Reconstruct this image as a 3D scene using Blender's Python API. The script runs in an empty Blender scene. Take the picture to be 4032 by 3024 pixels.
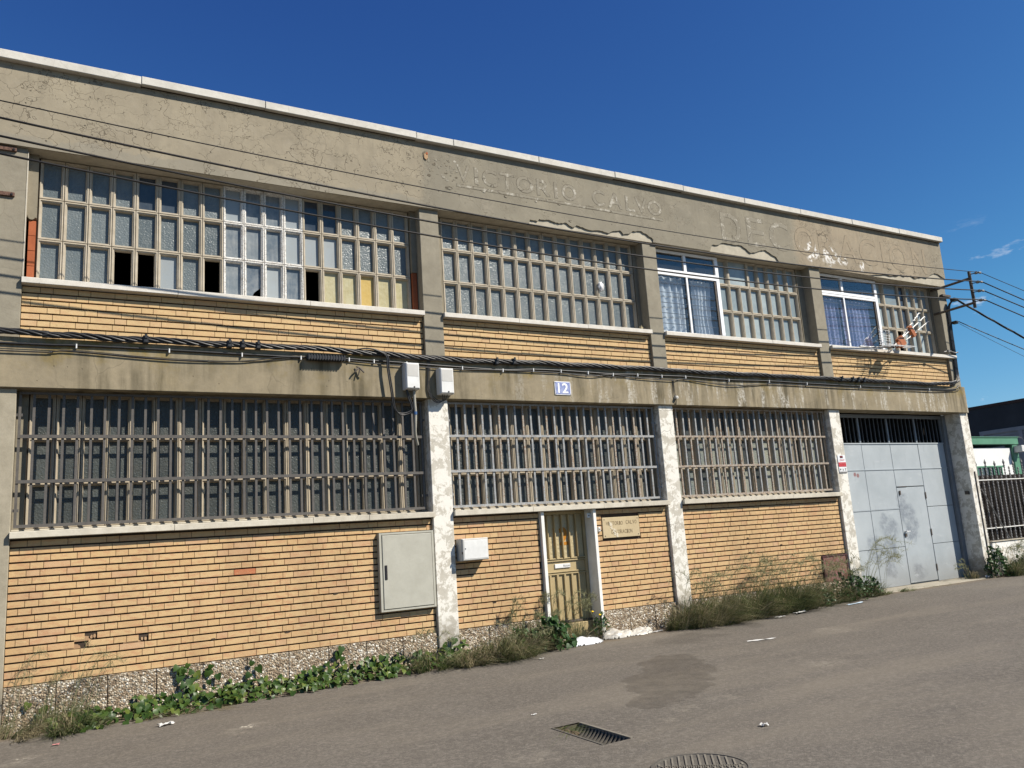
import bpy, math, random
from mathutils import Vector, Matrix, noise as mnoise
random.seed(11)
scene = bpy.context.scene
col = scene.collection
R = math.radians

# ------------------------------------------------------------------ camera, world, sun, exposure
cam_d = bpy.data.cameras.new('camera')
cam = bpy.data.objects.new('camera', cam_d); col.objects.link(cam)
right = Vector((0.87016159, -0.48837739, -0.06562271))
down = Vector((0.03340088, 0.191322, -0.98095885))
fwd = Vector((0.49163319, 0.85140086, 0.18279329))
m = Matrix((right, -down, -fwd)).transposed().to_4x4()
m.translation = Vector((-4.308, -9.672, 1.341))
cam.matrix_world = m
cam_d.sensor_width = 36.0
cam_d.lens = 36.0 * 3177.59 / 4032.0
cam_d.clip_start = 0.05
cam_d.clip_end = 6000
scene.camera = cam

SUN_TRAVEL = Vector((-0.87, 1.0, -1.22)).normalized()
world = bpy.data.worlds.new('World'); scene.world = world; world.use_nodes = True
wn = world.node_tree.nodes; wl = world.node_tree.links; wn.clear()
wo = wn.new('ShaderNodeOutputWorld'); bg = wn.new('ShaderNodeBackground')
sky = wn.new('ShaderNodeTexSky'); sky.sky_type = 'NISHITA'; sky.sun_disc = False
sky.sun_elevation = math.asin(-SUN_TRAVEL.z)
sky.sun_rotation = math.atan2(-SUN_TRAVEL.x, -SUN_TRAVEL.y)
sky.altitude = 300; sky.air_density = 1.0; sky.dust_density = 0.0; sky.ozone_density = 6.0
bg.inputs['Strength'].default_value = 0.05
# a few low fair-weather clouds, everywhere round the horizon
tc = wn.new('ShaderNodeTexCoord'); mp = wn.new('ShaderNodeMapping'); mp.inputs['Scale'].default_value = (7.0, 7.0, 22.0)
mp.inputs['Location'].default_value = (1.35, 0.2, 0.0)
cn = wn.new('ShaderNodeTexNoise'); cn.inputs['Scale'].default_value = 1.0; cn.inputs['Detail'].default_value = 7; cn.inputs['Roughness'].default_value = 0.62
cr = wn.new('ShaderNodeMapRange'); cr.inputs['From Min'].default_value = 0.635; cr.inputs['From Max'].default_value = 0.74
sp = wn.new('ShaderNodeSeparateXYZ')
lo = wn.new('ShaderNodeMapRange'); lo.inputs['From Min'].default_value = 0.30; lo.inputs['From Max'].default_value = 0.24
mu = wn.new('ShaderNodeMath'); mu.operation = 'MULTIPLY'
mx = wn.new('ShaderNodeMix'); mx.data_type = 'RGBA'; mx.inputs[7].default_value = (11.5, 12.0, 12.8, 1)
wl.new(tc.outputs['Generated'], mp.inputs['Vector']); wl.new(mp.outputs[0], cn.inputs['Vector'])
wl.new(cn.outputs['Fac'], cr.inputs['Value']); wl.new(tc.outputs['Generated'], sp.inputs[0]); wl.new(sp.outputs['Z'], lo.inputs['Value'])
wl.new(cr.outputs[0], mu.inputs[0]); wl.new(lo.outputs[0], mu.inputs[1]); wl.new(mu.outputs[0], mx.inputs[0])
# deep clear-sky blue, as the camera saw it
ga = wn.new('ShaderNodeGamma'); ga.inputs[1].default_value = 1.50
def mixn(mode, a, b):
    k = wn.new('ShaderNodeMix'); k.data_type = 'RGBA'; k.blend_type = mode; k.inputs[0].default_value = 1.0
    wl.new(a, k.inputs[6])
    if isinstance(b, tuple): k.inputs[7].default_value = b
    else: wl.new(b, k.inputs[7])
    return k.outputs[2]
wl.new(sky.outputs[0], ga.inputs[0])
graded = mixn('DARKEN', mixn('MULTIPLY', ga.outputs[0], (.60, .78, .98, 1)), mixn('MULTIPLY', sky.outputs[0], (1.25, 1.36, 1.46, 1)))
wl.new(graded, mx.inputs[6]); wl.new(mx.outputs[2], bg.inputs['Color']); wl.new(bg.outputs[0], wo.inputs['Surface'])

sun_d = bpy.data.lights.new('sun', 'SUN'); sun_d.energy = 5.0; sun_d.angle = R(0.53); sun_d.color = (1.0, 0.93, 0.82)
sun = bpy.data.objects.new('sun', sun_d); col.objects.link(sun)
sun.rotation_euler = SUN_TRAVEL.to_track_quat('-Z', 'Y').to_euler(); sun.location = (20, -25, 30)
vs = scene.view_settings
vs.view_transform = 'Standard'; vs.look = 'None'; vs.exposure = 0.62; vs.gamma = 1.0; vs.use_curve_mapping = False
scene.cycles.max_bounces = 5; scene.cycles.diffuse_bounces = 2; scene.cycles.glossy_bounces = 2; scene.cycles.transparent_max_bounces = 10; scene.cycles.caustics_reflective = False; scene.cycles.caustics_refractive = False
scene.cycles.use_denoising = True

# ------------------------------------------------------------------ node helpers
class Nd:
    def __init__(s, name):
        s.m = bpy.data.materials.new(name); s.m.use_nodes = True
        s.t = s.m.node_tree; s.n = s.t.nodes; s.n.clear()
        s.out = s.n.new('ShaderNodeOutputMaterial'); s.b = s.n.new('ShaderNodeBsdfPrincipled')
        s.t.links.new(s.b.outputs[0], s.out.inputs['Surface'])
        s._p = None
    def L(s, a, b):
        if hasattr(a, 'is_output'): s.t.links.new(a, b)
        else: b.default_value = a
    def pos(s):
        if s._p is None: s._p = s.n.new('ShaderNodeNewGeometry').outputs['Position']
        return s._p
    def objco(s):
        return s.n.new('ShaderNodeTexCoord').outputs['Object']
    def map(s, v, scale=(1, 1, 1), loc=(0, 0, 0), rot=(0, 0, 0)):
        k = s.n.new('ShaderNodeMapping'); s.L(v, k.inputs[0]); k.inputs['Scale'].default_value = scale
        k.inputs['Location'].default_value = loc; k.inputs['Rotation'].default_value = rot; return k.outputs[0]
    def noise(s, v, scale, detail=5, rough=0.55, dist=0.0, color=False):
        k = s.n.new('ShaderNodeTexNoise'); s.L(v, k.inputs['Vector']); k.inputs['Scale'].default_value = scale
        k.inputs['Detail'].default_value = detail; k.inputs['Roughness'].default_value = rough; k.inputs['Distortion'].default_value = dist
        return k.outputs['Color' if color else 'Fac']
    def voro(s, v, scale, feature='F1', out='Distance', rnd=1.0):
        k = s.n.new('ShaderNodeTexVoronoi'); k.feature = feature; s.L(v, k.inputs['Vector']); k.inputs['Scale'].default_value = scale
        k.inputs['Randomness'].default_value = rnd
        return k.outputs[out]
    def mr(s, v, a, b, c=0.0, d=1.0, smooth=False):
        k = s.n.new('ShaderNodeMapRange'); s.L(v, k.inputs['Value'])
        if smooth: k.interpolation_type = 'SMOOTHSTEP'
        for i, x in zip(('From Min', 'From Max', 'To Min', 'To Max'), (a, b, c, d)): k.inputs[i].default_value = x
        return k.outputs[0]
    def math(s, op, a, b=0.0, c=0.0):
        k = s.n.new('ShaderNodeMath'); k.operation = op
        for i, x in enumerate((a, b, c)): s.L(x, k.inputs[i])
        return k.outputs[0]
    def mix(s, f, a, b, mode='MIX'):
        k = s.n.new('ShaderNodeMix'); k.data_type = 'RGBA'; k.blend_type = mode
        for x, i in ((f, 0), (a, 6), (b, 7)):
            if isinstance(x, tuple) and len(x) == 3: x = (*x, 1)
            s.L(x, k.inputs[i])
        return k.outputs[2]
    def xyz(s, v):
        k = s.n.new('ShaderNodeSeparateXYZ'); s.L(v, k.inputs[0]); return k.outputs
    def vadd(s, a, b, scale=1.0):
        k = s.n.new('ShaderNodeVectorMath'); k.operation = 'SCALE'; s.L(b, k.inputs[0]); k.inputs['Scale'].default_value = scale
        q = s.n.new('ShaderNodeVectorMath'); q.operation = 'ADD'; s.L(a, q.inputs[0]); s.L(k.outputs[0], q.inputs[1]); return q.outputs[0]
    def rnd(s): return s.n.new('ShaderNodeObjectInfo').outputs['Random']
    def attr(s, name):
        k = s.n.new('ShaderNodeAttribute'); k.attribute_name = name; return k.outputs['Fac']
    def bump(s, h, strength=0.3, dist=0.01):
        k = s.n.new('ShaderNodeBump'); s.L(h, k.inputs['Height']); k.inputs['Strength'].default_value = strength; k.inputs['Distance'].default_value = dist
        s.t.links.new(k.outputs[0], s.b.inputs['Normal']); return k
    def fin(s, color=None, rough=0.85, spec=0.3, metal=0.0):
        if color is not None:
            if isinstance(color, tuple) and len(color) == 3: color = (*color, 1)
            s.L(color, s.b.inputs['Base Color'])
        s.L(rough, s.b.inputs['Roughness']); s.b.inputs['Specular IOR Level'].default_value = spec; s.b.inputs['Metallic'].default_value = metal
        return s.m

def blob(k, P, pts, warp=0.12, wscale=3.0, soft=.55):
    """a mask (0..1) of soft round spots (x, y, z, radius) on world position, edges broken by noise"""
    Q = k.vadd(P, k.noise(P, wscale, 4, 0.6, color=True), warp * 2)
    acc = None
    for x, y, z, r in pts:
        d = k.n.new('ShaderNodeVectorMath'); d.operation = 'DISTANCE'; k.L(Q, d.inputs[0]); d.inputs[1].default_value = (x + warp, y + warp, z + warp)
        v = k.mr(d.outputs['Value'], r, r * soft, 0, 1, True)
        acc = v if acc is None else k.math('MAXIMUM', acc, v)
    return acc

def cracks(k, P, scale, width, warp=0.25, seed=(0, 0, 0)):
    Q = k.vadd(k.map(P, loc=seed), k.noise(P, scale * 1.1, 3, 0.6, color=True), warp)
    d = k.voro(Q, scale, 'DISTANCE_TO_EDGE')
    return k.mr(d, width, width * 0.3, 0, 1)

def plaster_mat():
    k = Nd('fascia_plaster'); P = k.pos(); x = k.xyz(P)
    n1 = k.noise(P, 1.1, 6, 0.6); nf = k.noise(P, 9, 6, 0.65); ng = k.noise(P, 160, 2)
    warm = k.mix(k.mr(n1, .38, .62), (.270, .234, .172), (.325, .282, .205))
    grey = k.mix(k.mr(n1, .38, .62), (.215, .196, .153), (.255, .231, .176))
    xw = k.math('ADD', x[0], k.math('MULTIPLY', k.math('SUBTRACT', k.noise(P, 1.7, 6, 0.7), .5), 0.5))
    z1 = k.mr(xw, 0.0, 0.1, 0, 1)
    z2 = k.mr(xw, 7.45, 7.6, 0, 1)
    z3 = k.mr(xw, 11.0, 11.9, 1, .3)
    c = k.mix(z1, warm, grey)
    c = k.mix(k.math('MULTIPLY', z2, z3), c, k.mix(k.mr(n1, .4, .6), (.285, .236, .170), (.335, .278, .198)))
    # grey trowelled band along the bottom of the older bay
    zb = k.math('ADD', x[2], k.math('MULTIPLY', k.math('SUBTRACT', k.noise(P, 2.2, 6, .7), .5), 0.35))
    band = k.math('MULTIPLY', k.mr(zb, 6.02, 5.99, 0, 1), k.mr(xw, 0.1, 0.0, 0, 1))
    c = k.mix(k.math('MULTIPLY', band, .8), c, (.255, .233, .185))
    # crazing
    ck = k.math('MAXIMUM', k.math('MULTIPLY', cracks(k, P, 3.4, .016, .5), k.mr(k.noise(P, 2.1, 3), .43, .53)),
                k.math('MULTIPLY', cracks(k, P, 8.0, .020, .2, (3, 1, 2)), k.mr(k.noise(P, 1.6, 3), .52, .60)))
    amt = k.math('ADD', k.mr(xw, -.1, .2, 1.0, .45), k.math('MULTIPLY', z2, .25))
    ck = k.math('MULTIPLY', ck, amt)
    c = k.mix(k.math('MULTIPLY', ck, .9), c, (.10, .08, .056))
    pit = k.math('MULTIPLY', k.mr(k.voro(P, 9.0), .10, .07, 0, 1), k.mr(k.voro(P, 9.0, out='Color'), .62, .7))
    c = k.mix(k.math('MULTIPLY', pit, k.mr(x[0], .1, .4, .9, .45)), c, (.06, .05, .04))
    # rough old mortar near the start of the lettering and white flakes at the end of it
    c = k.mix(k.math('MULTIPLY', k.mr(nf, .35, .7), .30), c, (.20, .175, .13), 'MIX')
    fl = k.math('MULTIPLY', blob(k, P, [(7.95, 0, 6.18, .22), (8.45, 0, 6.14, .25), (8.8, 0, 6.12, .16), (9.35, 0, 6.05, .12)], .16, 4), k.mr(k.noise(P, 13, 5, .7), .47, .53))
    c = k.mix(fl, c, (.74, .72, .68))
    # rain stains running down from the coping and broad damp clouds
    rs = k.math('MULTIPLY', k.mr(k.noise(k.map(P, (3.2, 3.2, .35)), 1.0, 6, .7), .50, .66), k.mr(x[2], 6.15, 6.85, .15, 1))
    c = k.mix(k.math('MULTIPLY', rs, .42), c, (.125, .110, .085))
    c = k.mix(k.math('MULTIPLY', k.mr(k.noise(P, 4.2, 7, .75), .52, .66), .30), c, (.36, .32, .25))
    c = k.mix(k.math('MULTIPLY', k.mr(k.noise(k.map(P, loc=(5, 5, 5)), 2.7, 7, .75), .54, .66), .32), c, (.165, .145, .108))
    c = k.mix(k.mr(ng, .2, .8, .0, .22), c, (.16, .14, .10))
    h = k.math('SUBTRACT', k.math('ADD', k.math('MULTIPLY', nf, .5), k.math('MULTIPLY', ng, .12)), k.math('ADD', k.math('MULTIPLY', ck, .8), pit))
    k.bump(h, .5, .012)
    return k.fin(c, .92, .15)

def concrete(name, c1, c2, dark=(.10, .085, .06), flake=None, flake_amt=.5, streak=0.0, ochre=0.0, pits=.5, crack=.3, base_dirt=0.0, mould=0.0):
    k = Nd(name); P = k.pos(); x = k.xyz(P)
    n1 = k.noise(P, 1.6, 6, .62); nf = k.noise(P, 11, 6, .66); ng = k.noise(P, 170, 2)
    c = k.mix(k.mr(n1, .36, .64), c1, c2)
    c = k.mix(k.mr(nf, .35, .72, 0, .28), c, dark)
    vst = k.noise(k.map(P, (6, 6, .55)), 1.0, 6, .65)
    if mould:
        mm = k.math('MULTIPLY', k.mr(vst, .42, .62), k.mr(k.noise(P, 1.0, 5), .40, .58))
        c = k.mix(k.math('MULTIPLY', mm, mould), c, (.085, .072, .045))
    if streak:
        s1 = k.math('MULTIPLY', k.mr(k.noise(k.map(P, (5.2, 5.2, .8), (7, 2, 1)), 1.0, 6, .7), .53, .62), k.mr(k.noise(P, 24, 5, .75), .40, .56))
        c = k.mix(k.math('MULTIPLY', k.math('MULTIPLY', s1, streak), k.mr(x[0], .4, 3.5, .0, 1.0)), c, (.62, .60, .54))
    if ochre:
        oc = k.math('MULTIPLY', k.mr(k.noise(P, 2.6, 6, .7), .50, .64), k.mr(x[2], 3.35, 3.62, .15, 1))
        c = k.mix(k.math('MULTIPLY', oc, ochre), c, (.20, .145, .035))
    if flake:
        f1 = k.noise(P, 7, 7, .74, .3)
        c = k.mix(k.mr(f1, flake_amt - .025, flake_amt + .025), c, flake)
    if crack:
        ck = k.math('MULTIPLY', cracks(k, P, 2.1, .014), k.mr(k.noise(P, .9, 2), .5, .6))
        c = k.mix(k.math('MULTIPLY', ck, crack), c, (.07, .06, .045))
    pit = k.math('MULTIPLY', k.mr(k.voro(P, 11.0), .09, .06), k.mr(k.voro(P, 11.0, out='Color'), .66, .72))
    c = k.mix(k.math('MULTIPLY', pit, pits), c, (.05, .042, .035))
    if base_dirt:
        zz = k.math('ADD', x[2], k.math('MULTIPLY', k.noise(P, 3, 5, .7), -.5))
        c = k.mix(k.math('MULTIPLY', k.mr(zz, .12, -.28), base_dirt), c, (.13, .105, .075))
    c = k.mix(k.mr(ng, .25, .8, 0, .15), c, dark)
    k.bump(k.math('SUBTRACT', k.math('ADD', nf, k.math('MULTIPLY', ng, .25)), pit), .45, .008)
    return k.fin(c, .9, .18)

def brick_mat(name, base=None):
    k = Nd(name); P = k.pos()
    q = k.n.new('ShaderNodeVectorMath'); q.operation = 'ADD'
    r = k.math('FRACT', k.math('ADD', k.rnd(), k.attr('rnd')))
    off = k.n.new('ShaderNodeCombineXYZ'); k.L(k.math('MULTIPLY', r, 37.0), off.inputs[0]); k.L(k.math('MULTIPLY', r, 91.0), off.inputs[2])
    k.L(P, q.inputs[0]); k.L(off.outputs[0], q.inputs[1]); Q = q.outputs[0]
    tone = k.n.new('ShaderNodeValToRGB'); k.L(r, tone.inputs[0]); e = tone.color_ramp.elements
    cols = [(0, (.495, .330, .165)), (.25, (.520, .355, .180)), (.5, (.535, .375, .195)), (.75, (.510, .352, .182)), (.88, (.490, .320, .170)), (.96, (.500, .330, .190)), (1, (.450, .280, .155))]
    if base: cols = [(0, base), (1, base)]
    e[0].position = 0; e[0].color = (*cols[0][1], 1); e[1].position = 1; e[1].color = (*cols[-1][1], 1)
    for p_, c_ in cols[1:-1]:
        el = e.new(p_); el.color = (*c_, 1)
    c = tone.outputs[0]
    # diagonal flame streaks of the clay
    st = k.noise(k.map(Q, (10, 10, 26), rot=(0, R(38), 0)), 1.0, 4, .6)
    c = k.mix(k.math('MULTIPLY', k.mr(st, .50, .60), .50), c, (.43, .215, .115))
    c = k.mix(k.math('MULTIPLY', k.mr(k.noise(Q, 18, 5, .7), .55, .75), .45), c, (.60, .43, .22))
    gr = k.math('MULTIPLY', k.mr(k.noise(k.map(Q, loc=(4, 4, 4)), 9, 4, .7), .64, .72), .55)
    c = k.mix(gr, c, (.18, .14, .055))
    c = k.mix(k.mr(k.noise(P, 90, 3), .3, .8, 0, .22), c, (.30, .17, .08))
    c = k.mix(k.math('MULTIPLY', k.mr(k.noise(k.map(P, (1.6, 1.6, .5)), 1.0, 6, .7), .48, .66), .34), c, (.27, .175, .095))
    c = k.mix(k.math('MULTIPLY', k.mr(k.noise(P, 26, 6, .8), .62, .70), .5), c, (.66, .54, .36))
    # courses high up have bleached paler
    c = k.mix(k.mr(k.xyz(P)[2], 2.0, 3.4, 0, .34), c, (.56, .42, .22))
    k.bump(k.math('ADD', k.noise(P, 60, 5, .7), k.math('MULTIPLY', k.noise(P, 14, 3), .6)), .35, .006)
    return k.fin(c, .86, .2)

def pebble_mat():
    k = Nd('pebble_dash'); P = k.pos()
    Q = k.vadd(P, k.noise(P, 30, 2, color=True), .02)
    d = k.voro(Q, 46.0); cc = k.voro(Q, 46.0, out='Color'); ed = k.voro(Q, 46.0, 'DISTANCE_TO_EDGE')
    sx = k.n.new('ShaderNodeSeparateColor'); k.L(cc, sx.inputs[0])
    ra = k.n.new('ShaderNodeValToRGB'); k.L(sx.outputs[0], ra.inputs[0]); e = ra.color_ramp.elements
    e[0].color = (.16, .115, .075, 1); e[1].color = (.72, .68, .60, 1)
    for p_, c_ in ((.3, (.27, .20, .13, 1)), (.55, (.40, .32, .22, 1)), (.8, (.50, .44, .34, 1))):
        el = e.new(p_); el.color = c_
    c = k.mix(k.mr(ed, .09, .02), ra.outputs[0], (.10, .078, .055))
    c = k.mix(k.mr(k.noise(P, 2.0, 5, .7), .5, .7, 0, .45), c, (.14, .105, .07))
    k.bump(k.mr(d, .0, .7, 1, 0), .9, .012)
    return k.fin(c, .8, .25)

def asphalt_mat():
    k = Nd('asphalt'); P = k.pos(); x = k.xyz(P)
    n1 = k.noise(P, .55, 6, .6); n2 = k.noise(P, 3.0, 6, .65); g = k.noise(P, 95, 3, .7); g2 = k.voro(P, 120.0, out='Color')
    c = k.mix(k.mr(n1, .38, .62), (.128, .113, .095), (.152, .135, .113))
    c = k.mix(k.mr(n2, .42, .72, 0, .5), c, (.100, .088, .072))
    sg = k.n.new('ShaderNodeSeparateColor'); k.L(g2, sg.inputs[0])
    c = k.mix(k.mr(sg.outputs[0], .70, 1.0, 0, .55), c, (.26, .235, .195))
    c = k.mix(k.mr(sg.outputs[1], .72, 1.0, 0, .6), c, (.055, .047, .04))
    c = k.mix(k.mr(g, .3, .75, 0, .35), c, (.085, .073, .06))
    gm = k.noise(P, 26, 4, .7); gl = k.noise(P, 7.5, 5, .7)
    c = k.mix(k.mr(gm, .46, .66, 0, .55), c, (.085, .076, .064)); c = k.mix(k.mr(gm, .50, .34, 0, .45), c, (.215, .193, .160))
    c = k.mix(k.mr(gl, .50, .70, 0, .40), c, (.098, .087, .073))
    # dusty lanes
    du = k.noise(k.map(P, (.25, 1.1, 1), (3, 8, 0)), 1.0, 5, .6)
    c = k.mix(k.mr(du, .50, .70, 0, .45), c, (.205, .178, .138))
    # damp mark that ran down the road
    wet = blob(k, P, [(1.98, -2.05, -.2, .28), (1.75, -2.3, -.2, .40), (1.55, -2.65, -.2, .44), (1.2, -2.95, -.2, .50), (.95, -3.25, -.2, .44), (.75, -3.5, -.2, .30), (.5, -3.62, -.2, .24), (.3, -3.68, -.2, .18)], .22, 2.6, .88)
    wet2 = blob(k, P, [(2.9, -1.1, -.2, .40), (3.5, -1.2, -.2, .25), (3.3, -.9, -.2, .3), (4.4, -1.0, -.2, .2)], .2, 4)
    c = k.mix(k.math('MULTIPLY', wet, k.mr(k.noise(P, 5, 5, .7), .3, .65, .15, .6)), c, (.052, .047, .040))
    c = k.mix(k.math('MULTIPLY', wet2, .35), c, (.06, .052, .042))
    # scuffs of pale paint and dried mud
    pale = blob(k, P, [(-2.60, -1.55, -.2, .15), (-2.75, -1.68, -.2, .22), (-4.40, -1.22, -.2, .13), (-4.55, -1.35, -.2, .16), (.10, -4.25, -.2, .12), (.42, -4.1, -.2, .2), (.9, -4.05, -.2, .2), (-1.3, -4.4, -.2, .28), (2.7, -3.6, -.2, .3), (4.6, -2.2, -.2, .35)], .16, 6)
    c = k.mix(k.math('MULTIPLY', pale, k.mr(k.noise(P, 9, 6, .8), .45, .68, 0, .38)), c, (.36, .32, .25))
    c = k.mix(k.math('MULTIPLY', blob(k, P, [(-2.66, -1.56, -.2, .10), (-4.46, -1.24, -.2, .085)], .10, 9), k.mr(k.noise(P, 22, 5, .8), .50, .60, 0, .85)), c, (.62, .57, .46))
    # soil along the foot of the wall
    yy = k.math('ADD', x[1], k.math('MULTIPLY', k.math('SUBTRACT', k.noise(P, 2.5, 6, .7), .5), .5))
    c = k.mix(k.mr(yy, -.40, -.10, 0, .8), c, (.17, .13, .085))
    c = k.mix(k.math('MULTIPLY', k.math('MULTIPLY', cracks(k, P, .42, .004, .6), k.mr(k.noise(P, .5, 3), .50, .62)), .4), c, (.06, .052, .043))
    k.bump(k.math('ADD', k.math('MULTIPLY', sg.outputs[0], .6), g), .55, .006)
    return k.fin(c, k.mix(wet, (.92, .92, .92), (.6, .6, .6)), .25)

def paint(name, c, c2=None, scale=6, rough=.55, spec=.4, rust=None, rust_amt=.62, bump=.08, metal=0.0, fine=None):
    k = Nd(name); P = k.pos()
    cc = k.mix(k.mr(k.noise(P, scale, 6, .65), .38, .66), c, c2 or tuple(v * .8 for v in c))
    if fine: cc = k.mix(k.mr(k.noise(P, 90, 3), .45, .75, 0, .5), cc, fine)
    if rust:
        cc = k.mix(k.mr(k.noise(P, scale * 5, 6, .75), rust_amt - .03, rust_amt + .04), cc, rust)
    k.bump(k.noise(P, 70, 4), bump, .004)
    return k.fin(cc, rough, spec, metal)

def gate_mat():
    k = Nd('gate_paint'); P = k.pos()
    c = k.mix(k.mr(k.noise(P, 1.3, 5, .6), .35, .65), (.300, .330, .345), (.365, .395, .410))
    sm = blob(k, P, [(10.2, .43, 1.2, .30), (10.3, .43, .95, .3), (9.6, .43, 1.0, .32), (9.5, .43, .55, .3), (9.1, .43, .62, .3), (10.3, .43, .1, .25), (9.5, .43, .2, .2), (10.1, .43, 1.45, .22)], .2, 4)
    c = k.mix(k.math('MULTIPLY', sm, k.mr(k.noise(P, 6, 6, .75), .34, .60, 0, .85)), c, (.155, .175, .20))
    c = k.mix(k.math('MULTIPLY', k.mr(k.math('ADD', k.xyz(P)[2], k.math('MULTIPLY', k.noise(P, 3, 6, .7), -.5)), .25, -.3), .55), c, (.17, .165, .155))
    c = k.mix(k.mr(k.noise(k.map(P, (9, 9, 2)), 1, 5, .7), .60, .70, 0, .35), c, (.22, .24, .255))
    c = k.mix(k.mr(k.noise(k.map(P, (3, 3, 9)), 1, 6, .7), .60, .68, 0, .4), c, (.42, .44, .45))
    c = k.mix(k.math('MULTIPLY', blob(k, P, [(8.82, .43, 2.02, .05), (8.9, .43, 2.0, .05)], .02, 20), .8), c, (.20, .06, .05))
    k.bump(k.noise(P, 5, 3), .12, .01)
    return k.fin(c, .5, .4)

def pane_mat(name, a, b, rough, bscale, bstr, dirt=.3, dirtc=(.30, .30, .26), spec=.42):
    k = Nd(name); P = k.pos(); r = k.rnd()
    c = k.mix(r, a, b)
    c = k.mix(k.math('MULTIPLY', k.mr(k.noise(k.vadd(P, r, 0) if False else P, 5, 6, .7), .42, .7), dirt), c, dirtc)
    c = k.mix(k.mr(k.noise(k.map(P, (30, 30, 3)), 1, 5, .7), .52, .7, 0, dirt * .7), c, dirtc)
    if bstr:
        h = k.math('ADD', k.voro(k.vadd(P, k.noise(P, 40, 2, color=True), .02), bscale), k.math('MULTIPLY', k.noise(P, bscale * 1.6, 2), .5))
        k.bump(h, bstr, .006)
    return k.fin(c, rough, spec)

def clear_glass():
    k = Nd('window_glass'); n = k.n
    g = n.new('ShaderNodeBsdfGlossy'); g.inputs['Roughness'].default_value = .02; g.inputs['Color'].default_value = (.95, .97, 1, 1)
    t = n.new('ShaderNodeBsdfTransparent'); t.inputs['Color'].default_value = (.94, .965, .975, 1)
    f = n.new('ShaderNodeLayerWeight'); f.inputs['Blend'].default_value = .5
    x = n.new('ShaderNodeMixShader'); fm = k.math('MULTIPLY_ADD', k.math('POWER', f.outputs['Facing'], 4.0), .8, .05)
    k.L(fm, x.inputs[0]); k.L(t.outputs[0], x.inputs[1]); k.L(g.outputs[0], x.inputs[2])
    d = n.new('ShaderNodeBsdfDiffuse'); d.inputs['Color'].default_value = (.35, .36, .34, 1)
    y = n.new('ShaderNodeMixShader'); y.inputs[0].default_value = .03
    k.L(x.outputs[0], y.inputs[1]); k.L(d.outputs[0], y.inputs[2]); k.t.links.new(y.outputs[0], k.out.inputs['Surface'])
    return k.m

def leaf_mat(name, a, b, rough=.5, trans=.3, tip=None):
    k = Nd(name); P = k.pos()
    r = k.math('FRACT', k.math('ADD', k.rnd(), k.attr('rnd')))
    c = k.mix(r, a, b)
    c = k.mix(k.mr(k.noise(P, 30, 4, .6), .4, .7, 0, .35), c, tuple(v * .6 for v in a))
    if tip: c = k.mix(k.math('MULTIPLY', k.mr(r, .8, .86), .8), c, tip)
    k.fin(c, rough, .35)
    t = k.n.new('ShaderNodeBsdfTranslucent'); k.L(c, t.inputs['Color']); mx_ = k.n.new('ShaderNodeMixShader'); mx_.inputs[0].default_value = trans
    k.t.links.new(k.b.outputs[0], mx_.inputs[1]); k.t.links.new(t.outputs[0], mx_.inputs[2]); k.t.links.new(mx_.outputs[0], k.out.inputs['Surface'])
    return k.m

def curtain_mat(name, a, b, lace=False):
    k = Nd(name); P = k.pos()
    c = k.mix(k.mr(k.noise(P, 4, 4), .35, .65), a, b)
    if lace:
        lf = k.math('MULTIPLY', k.mr(k.voro(k.map(P, (1, 1, .6), rot=(0, R(35), 0)), 26), .26, .20), k.mr(k.voro(P, 5.5), .40, .30))
        c = k.mix(k.math('MULTIPLY', lf, .6), c, (.24, .27, .30))
    k.fin(c, .9, .1)
    t = k.n.new('ShaderNodeBsdfTranslucent'); k.L(c, t.inputs['Color']); mx_ = k.n.new('ShaderNodeMixShader'); mx_.inputs[0].default_value = .3
    k.t.links.new(k.b.outputs[0], mx_.inputs[1]); k.t.links.new(t.outputs[0], mx_.inputs[2]); k.t.links.new(mx_.outputs[0], k.out.inputs['Surface'])
    return k.m

MT = {}
MT['plaster'] = plaster_mat()
MT['core'] = concrete('bare_concrete', (.40, .36, .28), (.48, .44, .35), crack=0)
MT['beam'] = concrete('beam_concrete', (.255, .215, .145), (.305, .255, .170), streak=.62, ochre=.75, mould=.9, pits=.6)
MT['col_up'] = concrete('column_concrete', (.245, .222, .172), (.285, .258, .198), pits=.8, crack=.2)
MT['col_low'] = concrete('column_whitewash', (.46, .43, .365), (.54, .51, .44), dark=(.22, .19, .145), flake=(.70, .675, .61), flake_amt=.485, crack=.5, base_dirt=.8)
MT['col_tan'] = concrete('column_tan', (.31, .275, .205), (.37, .33, .25), pits=.6, crack=.3, base_dirt=.5)
MT['coping'] = concrete('coping_concrete', (.52, .50, .45), (.62, .60, .54), dark=(.24, .22, .18), pits=.3, crack=.2)
MT['sill'] = concrete('sill_concrete', (.50, .46, .38), (.60, .56, .47), dark=(.22, .18, .12), pits=.25, crack=.15, mould=.22)
MT['sill_up'] = concrete('sill_concrete_pale', (.58, .55, .49), (.66, .63, .57), dark=(.28, .25, .20), pits=.2, crack=.1)
MT['brick'] = brick_mat('face_brick')
MT['brick_red'] = brick_mat('red_brick', (.45, .135, .06))
MT['mortar'] = concrete('mortar', (.050, .036, .026), (.068, .050, .037), dark=(.03, .022, .016), crack=0, pits=0)  # base darkened to put the shade of the raked joints into the colour
MT['pebble'] = pebble_mat()
MT['asphalt'] = asphalt_mat()
MT['lattice'] = paint('lattice_cream', (.43, .38, .30), (.355, .31, .235), 8, .75, .25, (.30, .25, .18), .64, .15)
MT['lattice_low'] = paint('lattice_tan', (.40, .345, .26), (.335, .285, .21), 8, .75, .25, (.28, .23, .16), .62, .15)
MT['lattice_white'] = paint('lattice_whitewash', (.70, .69, .66), (.58, .56, .52), 14, .8, .2, (.27, .24, .19), .55, .3)
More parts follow.
